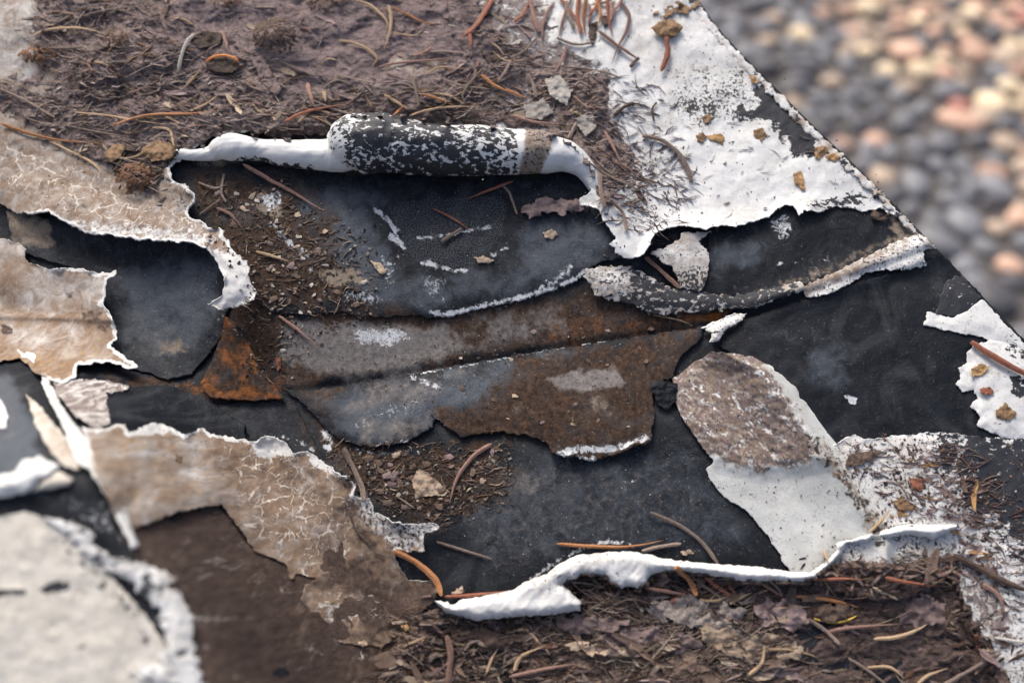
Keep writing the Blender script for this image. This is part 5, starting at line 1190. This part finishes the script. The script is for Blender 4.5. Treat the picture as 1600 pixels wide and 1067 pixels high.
def crumb_stuff(name, areas, label, seed):
    """crumbs too small and too many to count"""
    r = np.random.default_rng(seed)
    VV, TT, AA = [], [], []; vo = 0
    for poly, n, s0, s1, pal, emb, *el in areas:
        P = np.array([p[:2] for p in poly], float); lo = np.maximum(P.min(0), [-90, -90]); hi = np.minimum(P.max(0), [1690, 1160])
        X = lo + (hi - lo) * r.random((n * 3, 2))
        sdv, _ = polysd(poly, X[:, 0], X[:, 1])
        dens = sdv + 45 * fbm(X[:, 0], X[:, 1], 50, 3, seed) + 14 * r.standard_normal(len(X))
        X = X[(dens > 0)]
        if el: X = X[thin(X, r, seed)]
        X = X[:n]
        Z = hget(X[:, 0], X[:, 1])
        C0 = unproj(X[:, 0], X[:, 1], Z)
        for k in range(len(X)):
            V, T = CG[int(r.integers(10))]
            sz = (s0 + (s1 - s0) * r.random() ** 2.2) * 0.09
            a = r.random() * 6.28; ca, sa = math.cos(a), math.sin(a)
            if el: V = V * [1.7, 0.6, 0.45]; a = r.normal(0.05, 0.6); ca, sa = math.cos(a), math.sin(a)
            V = V * sz
            tl = r.normal(0, 0.18 if el else 0.35)
            V = np.stack([V[:, 0] * ca - V[:, 1] * sa, V[:, 0] * sa + V[:, 1] * ca, V[:, 2] + V[:, 0] * tl], -1)
            VV.append(V + C0[k] + [0, 0, sz * emb]); TT.append(T + vo); vo += len(V)
            c = pal[int(r.integers(len(pal)))]
            AA.append(np.tile(np.array([*(np.array(c) * (0.6 + 0.8 * r.random())), 1]), (len(V), 1)))
    me = mkmesh(name, np.concatenate(VV), None, np.concatenate(TT), {'A': np.concatenate(AA)}, M_CRUMB, False)
    return tag(link(name, me), label, 'crumbs', None, 'stuff')
M_CRUMB = mat_tint('crumbs')
SOILP = [(0.05, 0.036, 0.028), (0.03, 0.024, 0.02), (0.10, 0.072, 0.055), (0.19, 0.145, 0.11), (0.04, 0.033, 0.03), (0.30, 0.24, 0.18), (0.13, 0.085, 0.06), (0.42, 0.38, 0.33)]
LITP = [(0.32, 0.245, 0.235), (0.20, 0.15, 0.14), (0.09, 0.066, 0.06), (0.42, 0.34, 0.30), (0.24, 0.175, 0.15), (0.30, 0.17, 0.09), (0.52, 0.45, 0.38), (0.34, 0.27, 0.26)]
DAMP = [(0.10, 0.072, 0.065), (0.045, 0.033, 0.03), (0.02, 0.016, 0.015), (0.20, 0.15, 0.13), (0.28, 0.20, 0.14), (0.14, 0.075, 0.05), (0.40, 0.32, 0.25)]
WHP = [(0.16, 0.11, 0.10), (0.07, 0.05, 0.045), (0.30, 0.19, 0.12), (0.10, 0.06, 0.05)]
GRIT1 = [(350, 285), (430, 285), (500, 340), (565, 390), (590, 450), (560, 490), (480, 500), (430, 600), (395, 575), (375, 480), (395, 440), (360, 380), (310, 330), (320, 280)]
GRIT2 = [(505, 690), (640, 700), (790, 690), (800, 740), (720, 810), (640, 820), (590, 790), (560, 740)]
GRIT3 = [(560, 560), (640, 545), (860, 500), (1080, 480), (1100, 510), (1020, 600), (1010, 680), (900, 680), (760, 660), (640, 640)]
FILMW = [(470, 500), (900, 440), (1060, 480), (1000, 540), (500, 640)]
BARE = [(480, 280), (950, 300), (960, 400), (860, 450), (560, 480)]
LOWB = [(690, 690), (1060, 660), (1180, 860), (820, 900), (720, 930), (690, 850)]
crumb_stuff('grit', [(GRIT1, 1500, 1.5, 9, SOILP, .1), (GRIT2, 1300, 1.5, 10, SOILP, .1), (GRIT3, 700, 1.2, 5, SOILP, .05), (FILMW, 500, 1.2, 5, SOILP, .05), (BARE, 500, 1.2, 4, SOILP + [(0.5, 0.5, 0.5)], .05), (LOWB, 700, 1.2, 4, SOILP + [(0.5, 0.5, 0.5)], .05)], 'dark grit and crumbs strewn over the joint and bare membrane', 801)
crumb_stuff('litter_crumbs', [(LIT1, 2000, 3, 14, LITP, .05, 1)], 'small mauve-brown crumbs of the upper litter', 802)
crumb_stuff('litter_crumbs', [(LIT2, 2600, 3, 22, DAMP + [(0.30, 0.23, 0.20), (0.24, 0.16, 0.15)], .05, 1)], 'small dark crumbs of the bottom litter', 803)
crumb_stuff('paint_specks', [([p[:2] for p in WHITE], 900, 1.2, 5, WHP, .0), ([p[:2] for p in RSKIN], 1100, 1.5, 8, WHP, .0), ([p[:2] for p in PANEL], 350, 1.2, 5, WHP, .0), ([(940, 230), (1060, 230), (1070, 290), (1000, 350), (950, 330)], 350, 2, 9, LITP, .0), ([(1330, 690), (1500, 700), (1560, 800), (1400, 830)], 300, 2, 11, WHP, 0), ([p[:2] for p in TAN], 300, 1.2, 4, LITP, 0), ([p[:2] for p in CRAZED][:38], 200, 1.2, 4, LITP, 0)], 'dark specks of dirt strewn over the white paint', 804)


# matted fibres of the litters: far too many and too thin to count
def fibre_mat(poly, n, pal, label, seed, l0=14, l1=60):
    r = np.random.default_rng(seed)
    P = np.array([p[:2] for p in poly], float); lo = np.maximum(P.min(0), [-90, -90]); hi = np.minimum(P.max(0), [1690, 1160])
    X = lo + (hi - lo) * r.random((n * 3, 2))
    sdv, _ = polysd(poly, X[:, 0], X[:, 1])
    X = X[sdv + 22 * fbm(X[:, 0], X[:, 1], 50, 2, seed) > -6]; X = X[thin(X, r, seed)][:n]; n = len(X)
    ang = r.normal(0.05, 0.5, n) + 0.8 * fbm(X[:, 0], X[:, 1], 120, 2, seed + 1); L = l0 + (l1 - l0) * r.random(n) ** 2
    bow = r.normal(0, 0.13, n) * L; wd = (0.7 + 1.5 * r.random(n) ** 2) * 0.5
    t = np.array([-.5, -.17, .17, .5]); VV = []
    z0 = hget(X[:, 0], X[:, 1])
    tilt = r.normal(0, 0.25, n)
    for k, tt in enumerate(t):
        cx = X[:, 0] + np.cos(ang) * L * tt - np.sin(ang) * bow * (1 - 4 * tt * tt); cy = X[:, 1] + np.sin(ang) * L * tt + np.cos(ang) * bow * (1 - 4 * tt * tt)
        z = np.maximum(z0, hget(cx, cy)) * .6 + z0 * .4 + 0.15 + tilt * tt
        wk = wd * (0.35 if k in (0, 3) else 1.0)
        nx, ny = -np.sin(ang) * wk, np.cos(ang) * wk
        VV.append(np.stack([unproj(cx + nx, cy + ny, z), unproj(cx - nx, cy - ny, z), unproj(cx, cy, z + wk * .3)], 1))
    V = np.stack(VV, 1).reshape(-1, 3)                       # n, 4 stations, 3 corners
    b0 = (np.arange(n) * 12)[:, None]
    T = []
    for k in range(3):
        for a, b_ in ((0, 1), (1, 2), (2, 0)):
            i, j, p, q = k * 3 + a, k * 3 + b_, (k + 1) * 3 + a, (k + 1) * 3 + b_
            T += [(i, j, p), (j, q, p)]
    T = (b0[:, None, :] + np.array(T)[None]).reshape(-1, 3)
    c = np.array(pal)[r.integers(len(pal), size=n)] * (0.6 + 0.8 * r.random(n))[:, None]
    A = np.repeat(np.c_[c, np.ones(n)], 12, 0)
    me = mkmesh('fibre_mat', V, None, T, {'A': A}, M_CRUMB, False)
    return tag(link('fibre_mat', me), label, 'fibres', None, 'stuff')
FIBP = [(0.30, 0.22, 0.17), (0.20, 0.14, 0.11), (0.42, 0.33, 0.25), (0.12, 0.085, 0.07), (0.28, 0.17, 0.10), (0.36, 0.29, 0.26), (0.06, 0.045, 0.04)]
fibre_mat(LIT1, 1250, [(0.38, 0.30, 0.27), (0.28, 0.21, 0.19), (0.46, 0.38, 0.33), (0.17, 0.12, 0.105), (0.32, 0.21, 0.13), (0.42, 0.35, 0.33), (0.09, 0.066, 0.06)], 'matted fine fibres of the upper litter', 811)
fibre_mat([(850, 940), (1190, 935), (1270, 1010), (1180, 1050), (960, 1050), (870, 1020)], 420, [(0.44, 0.36, 0.29), (0.34, 0.27, 0.23), (0.50, 0.43, 0.36), (0.28, 0.20, 0.16)], 'pale matted bast fibres in the middle of the bottom litter', 818, 20, 90)
fibre_mat(LIT2, 1300, FIBP + [(0.05, 0.04, 0.035)] * 2, 'matted fine fibres of the bottom litter', 812, 16, 80)
fibre_mat([(900, 100), (1010, 120), (1080, 220), (1090, 300), (990, 380), (940, 330)], 260, [(0.24, 0.17, 0.16), (0.14, 0.10, 0.095)], 'fine dark root hairs on the upper white skin', 813, 10, 44)
fibre_mat([(1310, 700), (1500, 690), (1620, 830), (1620, 1000), (1500, 860)], 420, [(0.22, 0.13, 0.12), (0.13, 0.08, 0.075), (0.30, 0.22, 0.18)], 'fine dark root hairs on the lower right skin', 814, 10, 50)
fibre_mat([(990, 180), (1260, 210), (1400, 320), (1250, 320), (1000, 390)], 60, [(0.30, 0.23, 0.20), (0.20, 0.15, 0.13)], 'sparse hairs on the lower part of the upper white skin', 815, 6, 30)
fibre_mat(GRIT1, 260, FIBP, 'fine fibres in the brown grit', 816, 8, 30)
fibre_mat(GRIT2, 220, FIBP, 'fine fibres in the dark grit', 817, 8, 30)

# larger chips: things of their own
CHM = {n: mat_bits('chip_' + n, *c, sc=700) for n, c in {
    'tan': ((0.40, 0.31, 0.22), (0.30, 0.21, 0.14), (0.50, 0.42, 0.32)), 'brown': ((0.15, 0.10, 0.075), (0.10, 0.068, 0.052), (0.26, 0.18, 0.13)),
    'mauve': ((0.22, 0.155, 0.145), (0.16, 0.11, 0.105), (0.32, 0.25, 0.235)), 'pale': ((0.46, 0.43, 0.38), (0.36, 0.32, 0.27), (0.58, 0.56, 0.52)), 'greyish': ((0.24, 0.205, 0.18), (0.16, 0.13, 0.115), (0.36, 0.32, 0.285)), 'ochre': ((0.42, 0.24, 0.08), (0.34, 0.17, 0.06), (0.52, 0.36, 0.18))}.items()}
def strip_geo(r):
    """thin bent leaf or bark shred, about 1 long"""
    n = 6; t = np.linspace(-1, 1, n); wdt = (0.09 + 0.26 * r.random()) * (1 - 0.55 * np.abs(t) ** 3) * (0.75 + 0.5 * r.random(n))
    bend = r.normal(0, 0.10); cup = r.normal(0, 0.06)
    top = []
    for i in range(n):
        for j in (-1, 0, 1):
            top.append((t[i] + 0.07 * r.standard_normal(), j * wdt[i] + 0.05 * math.sin(3 * t[i] + bend * 9) + 0.03 * r.standard_normal(), bend * t[i] ** 2 + cup * abs(j) + 0.02 * r.standard_normal()))
    top = np.array(top); bot = top - [0, 0, 0.05]
    N = len(top); T = []
    for i in range(n - 1):
        for j in range(2):
            a = i * 3 + j; q = (a, a + 3, a + 4, a + 1)
            T += [(q[0], q[1], q[2]), (q[0], q[2], q[3]), (q[0] + N, q[2] + N, q[1] + N), (q[0] + N, q[3] + N, q[2] + N)]
    loop = [i * 3 for i in range(n)] + [n * 3 - 2] + [i * 3 + 2 for i in range(n - 1, -1, -1)] + [1]
    for p, q in zip(loop, loop[1:] + loop[:1]):
        T += [(p, p + N, q), (q, p + N, q + N)]
    return np.concatenate([top, bot]), np.array(T)
CHME = {}
for n in CHM:
    for k in range(4):
        V, T = CG[(k * 3 + len(n)) % 10]
        CHME[n, k] = mkmesh('chip', V * [1, 1, .6], None, T, None, CHM[n], False)
        V, T = strip_geo(np.random.default_rng(900 + k + 10 * len(n)))
        CHME[n, k + 10] = mkmesh('shred', V, None, T, None, CHM[n], False)
def chips(poly, n, s0, s1, kinds, what, where, group, name='bark_chip', seed=1, strip=False):
    r = np.random.default_rng(seed)
    for x, y in scatter(poly, n, 8):
        z = float(hget(x, y)); p = unproj(x, y, z); szp = s0 + (s1 - s0) * r.random() ** 2; sz = szp * 0.09
        kd = kinds[int(r.integers(len(kinds)))]
        mw = MT @ Matrix.Translation(Vector(p * 0.001) + Vector((0, 0, sz * (0.00003 if strip else 0.0001)))) @ Matrix.Rotation(r.normal(0, .6), 4, 'Z') @ Matrix.Rotation(r.normal(0, .12), 4, 'X') @ Matrix.Rotation(r.normal(0, .10), 4, 'Y') @ Matrix.Diagonal((sz, sz, sz, 1))
        big = 'large' if szp > s0 + 0.5 * (s1 - s0) else 'mid-sized' if szp > s0 + 0.15 * (s1 - s0) else 'small'
        lb = f"{big} {kd} {what} {where(x, y) if callable(where) else where}"
        tag(link(name, CHME[kd, int(r.integers(4)) + (10 if strip else 0)], None, mw), lb, 'flake' if strip else 'chip', group)
chips(GRIT1, 70, 10, 20, ['tan', 'brown', 'brown', 'pale', 'mauve'], 'chip', 'in the brown grit beside the crazed flap', 'chips in the grit beside the crazed flap', 'grit_chip', 11)
chips(GRIT2, 60, 10, 22, ['tan', 'brown', 'brown', 'mauve', 'brown'], 'chip', 'in the dark grit below the brown film', 'chips in the grit below the brown film', 'grit_chip', 12)
chips(GRIT3, 26, 9, 15, ['tan', 'brown', 'brown', 'mauve'], 'crumb', 'stuck on the film along the joint', 'crumbs along the joint', 'grit_chip', 13)
chips(LIT1, 110, 16, 60, ['mauve', 'brown', 'mauve', 'tan', 'brown'], 'leaf shred', w_up, 'shreds in the upper litter', 'leaf_shred', 14, True)
chips(LIT2, 150, 18, 66, ['mauve', 'brown', 'brown', 'tan', 'brown'], 'leaf shred', w_lo, 'shreds in the bottom litter', 'leaf_shred', 15, True)
chips([(930, 220), (1010, 250), (1040, 300), (980, 350), (950, 330)], 22, 12, 40, ['mauve', 'mauve', 'brown'], 'leaf shred', 'on the inner part of the upper white skin', 'debris on the upper white skin', 'leaf_shred', 16, True)
chips([(700, -20), (790, 0), (880, 0), (900, 60), (870, 110), (760, 60)], 30, 14, 50, ['mauve', 'mauve', 'brown', 'pale'], 'leaf shred', 'in the sprig at top centre', 'debris at top centre', 'leaf_shred', 18, True)
chips([(1400, 690), (1500, 710), (1560, 800), (1620, 880), (1560, 960), (1500, 850), (1420, 790)], 46, 12, 44, ['mauve', 'brown', 'mauve', 'brown', 'ochre'], 'leaf shred', 'on the white skin at lower right', 'debris on the lower right skin', 'leaf_shred', 17, True)

# ------------------------------------------------------------------ single finds: husks, cone bits, scraps
def scrap(name, poly, mat, label, cat, lift=0.4, dome=0.8, thick=0.3, curl=0.4, seed=1, group=None):
    pl = [(p[0], p[1], curl * (k % 3) * .6) for k, p in enumerate(poly)]
    P = np.array(poly, float); z0 = float(np.max(hget(P[:, 0], P[:, 1])) * .5 + np.mean(hget(P[:, 0], P[:, 1])) * .5)
    o = sheet(name, pl, lambda x, y, s: z0 + lift + dome * 0.12 * (1 - np.exp(-s / 5.0)) + (0.45 if np.ptp(P[:, 0]) < 60 else 1.1) * fbm(x, y, 13 if np.ptp(P[:, 0]) < 60 else 22, 3, seed), mat, lambda px, py, s: pack(a0=0 * px), thick * .6, 1.6 if np.ptp(P[:, 0]) < 60 else 2.2, 1.6 if np.ptp(P[:, 0]) < 60 else 7.0, 6 if np.ptp(P[:, 0]) < 60 else 16, seed, 5, put=False)
    return tag(o, label, cat, group)
def cone_bit(cx, cy, rx, ry, n, mat, label, seed, hh=1.0):
    """crumbled cone: overlapping scales on a low mound"""
    r = np.random.default_rng(seed); VV, TT = [], []; vo = 0
    z0 = float(hget(cx, cy)); c0 = unproj(cx, cy, z0)
    for k in range(n):
        a = r.random() * 6.28; q = math.sqrt(r.random())
        x, y = q * math.cos(a) * rx * .18, q * math.sin(a) * ry * .18
        h = hh * min(rx, ry) * .18 * math.sqrt(max(0, 1 - q * q)) * .8
        V, T = CG[int(r.integers(10))]
        sz = (0.10 + 0.10 * r.random()) * (rx + ry) * .18 * .55
        V = V * [sz, sz * 1.1, sz * .55]
        an = a + r.normal(0, .5); ca, sa = math.cos(an), math.sin(an); tl = 0.5 * q
        V = np.stack([V[:, 0] * ca - V[:, 1] * sa, V[:, 0] * sa + V[:, 1] * ca, V[:, 2] - V[:, 0] * tl], -1)
        VV.append(V + [x, y, h]); TT.append(T + vo); vo += len(V)
    me = mkmesh('cone_fragment', np.concatenate(VV), None, np.concatenate(TT), None, mat, False)
    return tag(link('cone_fragment', me, None, MT @ Matrix.Translation(Vector(c0 * .001))), label, 'cone bit', 'crumbled cone bits')
M_CONE = mat_bits('cone_scale', (0.20, 0.095, 0.045), (0.13, 0.06, 0.032), (0.33, 0.18, 0.09), 700)
M_CONE2 = mat_bits('cone_scale_dull', (0.13, 0.085, 0.06), (0.09, 0.06, 0.045), (0.24, 0.165, 0.12), 700)
cone_bit(432, 58, 38, 30, 130, M_CONE2, 'round crumbled cone bit on the mauve litter near the top', 41)
cone_bit(62, 88, 34, 16, 80, M_CONE, 'long crumbled cone bit in the top left litter', 42)
cone_bit(183, 62, 20, 18, 60, M_CONE, 'small crumbled cone bit at the tip of the tan bowed needle', 43)
cone_bit(212, 280, 30, 26, 130, M_CONE, 'red-brown crumbled cone bit on the right end of the crazed flap', 44)
cone_bit(352, 5, 26, 10, 50, M_CONE, 'crumbled cone bit cut by the top edge', 45)
cone_bit(510, 8, 34, 14, 60, M_CONE2, 'dull mossy cone bit near the top edge', 46)
M_HUSK = mat_bits('husk', (0.26, 0.155, 0.075), (0.19, 0.105, 0.05), (0.40, 0.28, 0.16), 500)
M_OCH = mat_bits('ochre_scrap', (0.36, 0.205, 0.075), (0.27, 0.15, 0.06), (0.50, 0.36, 0.20), 500)
scrap('seed_husk', [(222, 232), (246, 218), (272, 228), (276, 240), (262, 250), (238, 252), (226, 244)], M_HUSK, 'brown papery husk at the left tip of the roll', 'husk', .6, 2.0, seed=51)
scrap('seed_husk', [(162, 240), (180, 224), (196, 228), (190, 244), (172, 254)], M_HUSK, 'ochre husk scrap left of the papery husk', 'husk', .5, 1.2, seed=52)
def compose(name, parts, label, cat):
    """an Empty at the thing's base that parents its parts"""
    e = bpy.data.objects.new(name, None); COL.objects.link(e)
    c = parts[0].data.vertices[0].co
    e.matrix_world = Matrix.Translation(parts[0].matrix_world @ c)
    for p in parts:
        mw = e.matrix_world.inverted() @ p.matrix_world
        p.parent = e; p.matrix_local = mw
        for k in ('label', 'category', 'group'):
            if k in p: del p[k]
    return tag(e, label, cat)
M_RIM = mat_bits('orange_rim', (0.60, 0.19, 0.03), (0.48, 0.13, 0.025), (0.70, 0.33, 0.09), 500)
M_YEL = mat_bits('yellow_rim', (0.62, 0.40, 0.04), (0.50, 0.30, 0.03), (0.70, 0.50, 0.12), 500)
compose('seed_husk', [scrap('shell', [(322, 100), (330, 92), (350, 89), (368, 94), (376, 104), (362, 114), (340, 114), (326, 108)], MB[D], None, None, .8, 1.8, seed=53),
        needle([(322, 97), (335, 89), (350, 87), (366, 91), (372, 97)], 5, M_RIM, 1.2, 'rim', True, 12)], 'dark hollow husk with a bright orange rim in the upper litter', 'husk')
compose('seed_disc', [scrap('disc', [(1268, 960), (1275, 948), (1298, 942), (1325, 948), (1340, 958), (1325, 968), (1300, 973), (1280, 970)], MB[D], None, None, .8, 1.2, seed=54),
        needle([(1272, 966), (1295, 972), (1320, 970), (1338, 962)], 2.6, M_YEL, 0.6, 'rim', True, 12)], 'dark granular disc with a yellow lower rim in the damp litter', 'husk')
compose('dry_bud', [scrap('husk', [(1018, 44), (1030, 34), (1050, 30), (1062, 38), (1068, 42), (1056, 56), (1044, 62), (1030, 56)], M_HUSK, None, None, 1.2, 6.0, seed=55),
        needle([(1041, 58), (1043, 84), (1033, 112)], 9, MB['rust-red'], .6, 'stalk', True)], 'brown bud with torn husk on a dark red stalk on the white skin', 'bud')
scrap('leaf_scrap', [(1018, 18), (1048, 16), (1058, 6), (1088, 2), (1092, 8), (1066, 20), (1046, 23)], M_HUSK, 'ragged brown leaf scrap near the rim at the top of the white skin', 'leaf scrap', .4, 1.2, seed=56)
for pl, mt, lb in (
    ([(1088, 212), (1098, 206), (1104, 214), (1098, 222), (1090, 220)], M_HUSK, 'tiny brown scrap left of its ochre twin on the white skin'),
    ([(1104, 212), (1126, 209), (1132, 214), (1129, 226), (1118, 220), (1108, 218)], M_OCH, 'tiny ochre leaf scrap in the middle of the white skin'),
    ([(1178, 204), (1190, 199), (1200, 212), (1190, 220), (1178, 212)], M_HUSK, 'small fawn husk on the white skin below the black mould'),
    ([(1096, 184), (1108, 178), (1113, 186), (1102, 194)], M_HUSK, 'small brown husk at the lower edge of the mould specks'),
    ([(1272, 232), (1290, 226), (1300, 230), (1290, 240), (1278, 250), (1274, 244)], M_HUSK, 'dark brown scrap at the rim below the black patch'),
    ([(1290, 244), (1304, 238), (1312, 246), (1304, 253), (1294, 250)], M_OCH, 'pale ochre scrap at the rim beside the dark brown scrap'),
    ([(1240, 272), (1252, 266), (1256, 280), (1258, 298), (1250, 294), (1241, 284)], M_OCH, 'bright ochre upright leaf scrap on the lower white skin'),
    ([(1172, 118), (1182, 116), (1184, 130), (1174, 130)], M_OCH, 'orange speck among the black mould near the rim'),
    ([(850, 364), (862, 358), (872, 366), (864, 374), (852, 372)], CHM['tan'], 'round tan seed scale on the bare membrane below the roll'),
    ([(580, 408), (594, 410), (605, 426), (596, 430), (586, 420)], CHM['tan'], 'tan lens-shaped chip on the bare membrane'),
    ([(644, 752), (652, 734), (664, 736), (700, 766), (696, 774), (672, 774), (650, 778)], CHM['tan'], 'large triangular tan bark chip on the grit below the brown film'),
    ([(741, 402), (756, 400), (772, 406), (766, 412), (748, 410)], CHM['tan'], 'small tan flake beside the chalk mark on the membrane'),
    ([(1064, 862), (1080, 858), (1083, 864), (1068, 868)], CHM['tan'], 'small tan seed just above the thin middle of the long curl'),
    ([(704, 928), (722, 914), (726, 924), (712, 930)], CHM['tan'], 'tan husk beside the left end of the long curl'),
    ([(560, 1003), (568, 1000), (574, 1006), (566, 1012)], CHM['tan'], 'small cream pebble on the brown undercoat'),
    ([(626, 978), (634, 974), (641, 980), (634, 986)], M_OCH, 'small orange pebble at the left end of the damp litter'),
    ([(430, 560), (438, 558), (440, 572), (434, 580)], MB['rust-red'], 'small bright red fleck at the left end of the joint'),
    ([(1518, 576), (1534, 568), (1546, 574), (1536, 586), (1520, 588)], M_OCH, 'ochre scrap on the fringed flap below the big needle'),
    ([(1556, 642), (1572, 630), (1588, 646), (1580, 656), (1560, 654)], M_HUSK, 'curled brown scrap on the lower fringed flap'),
    ([(1530, 608), (1546, 604), (1556, 614), (1540, 618)], MB['rust-red'], 'red-brown scrap in the middle of the fringed flap'),
    ([(1396, 784), (1410, 778), (1430, 792), (1424, 798), (1404, 796)], M_HUSK, 'brown husk on the right skin above the end of the long curl'),
    ([(1400, 798), (1412, 796), (1418, 806), (1406, 808)], M_OCH, 'ochre grain on the right skin above the end of the long curl'),
    ([(1420, 746), (1445, 748), (1440, 770), (1428, 764)], MB['rust-red'], 'red-brown scrap in the middle of the right skin'),
    ([(1326, 712), (1350, 706), (1378, 706), (1366, 716), (1346, 726), (1322, 730)], CHM['brown'], 'grey-brown twig scrap at the left end of the right skin'),
    ([(1180, 945), (1205, 935), (1255, 945), (1262, 975), (1240, 985), (1205, 970), (1190, 985)], CHM['mauve'], 'large mauve torn leaf piece in the damp litter'),
    ([(880, 1008), (905, 1000), (950, 1012), (985, 1016), (980, 1026), (930, 1022)], CHM['tan'], 'large tan bark flake on the damp litter'),
    ([(850, 125), (875, 118), (895, 140), (885, 165), (860, 150)], CHM['pale'], 'pale flaked paint chip in the debris beside the white skin'),
    ([(900, 185), (925, 175), (932, 200), (915, 214), (905, 200)], CHM['pale'], 'pale ribbed chip near the right end of the roll'),
    ([(818, 165), (850, 155), (865, 175), (845, 188), (822, 184)], CHM['pale'], 'grey-white scrap just above the right part of the roll'),
    ([(812, 326), (840, 314), (880, 308), (922, 314), (920, 326), (880, 332), (830, 336)], CHM['mauve'], 'fibrous mauve bark strip under the right end of the roll'),
    ([(390, 90), (410, 88), (440, 140), (432, 150), (410, 130)], CHM['mauve'], 'smooth mauve leaf piece below the round cone bit'),
    ([(298, 62), (318, 48), (346, 52), (345, 70), (312, 76)], MB[D], 'dark twig stub at the head of the pale grey needle'),
    ([(920, 36), (934, 34), (932, 56), (926, 70), (920, 56)], MB[D], 'dark brown cone scale in the needle clump at the top'),
    ([(940, 26), (950, 24), (950, 40), (944, 44)], MB[D], 'small dark scale right of the dark cone scale'),
    ([(1384, 338), (1392, 326), (1388, 342), (1378, 346), (1360, 340), (1366, 328)], MB[D], 'black blistered flake at the rim below the white skin'),
    ([(1018, 598), (1036, 594), (1060, 600), (1056, 624), (1044, 640), (1030, 634), (1020, 614)], M_MEM, 'small slate-grey membrane tab between the brown film and the pale panel')):
    n = 'membrane_tab' if mt is M_MEM else 'pebble_grain' if 'pebble' in lb else 'plant_scrap'
    scrap(n, pl, mt, lb, 'membrane' if mt is M_MEM else 'pebble' if 'pebble' in lb else 'scrap', .4, .9, seed=60 + int(pl[0][0]) % 37)

MUSH = [([(1000, 945), (1060, 932), (1130, 940), (1165, 955), (1150, 985), (1080, 978), (1020, 965)], 'greyish', 'grey mouldy torn leaf piece below the needle pile'), ([(930, 985), (990, 975), (1070, 990), (1100, 1010), (1040, 1022), (960, 1015)], 'mauve', 'mauve mushy leaf piece in the middle of the damp litter'),
        ([(1090, 985), (1160, 980), (1230, 1000), (1270, 1020), (1200, 1040), (1120, 1020)], 'tan', 'tan torn leaf piece right of the mauve mushy one'), ([(860, 965), (920, 962), (985, 970), (960, 990), (890, 992)], 'mauve', 'mauve leaf rag under the thick end of the curl'),
        ([(1390, 940), (1440, 930), (1480, 945), (1476, 972), (1430, 980), (1400, 965)], 'mauve', 'crumpled mauve leaf rag near the lower right skin'), ([(1010, 1030), (1080, 1020), (1110, 1045), (1050, 1060)], 'brown', 'dark brown leaf rag at the bottom edge'), ([(700, 985), (760, 978), (800, 1000), (760, 1020), (715, 1012)], 'brown', 'dark curled leaf rag below the left end of the long curl')]
for k, (pl, kd, lb) in enumerate(MUSH):
    scrap('leaf_rag', pl, CHM[kd], lb, 'leaf rag', -.15, 1.5, .4, .5, 90 + k)

# ------------------------------------------------------------------ look-alikes that lie apart are told apart by their order
same = {}
for o in bpy.data.objects:
    if o.parent is None and 'label' in o and 'kind' not in o: same.setdefault(o['label'], []).append(o)
for lb, lst in same.items():
    if 1 < len(lst) <= 9 and len(lb.split()) <= 13:
        lst.sort(key=lambda o: o.matrix_world.translation.x)
        for i, o in enumerate(lst):
            o['label'] = lb + ', ' + (ORD[i] if len(lst) > 2 else ('left one' if i == 0 else 'right one'))
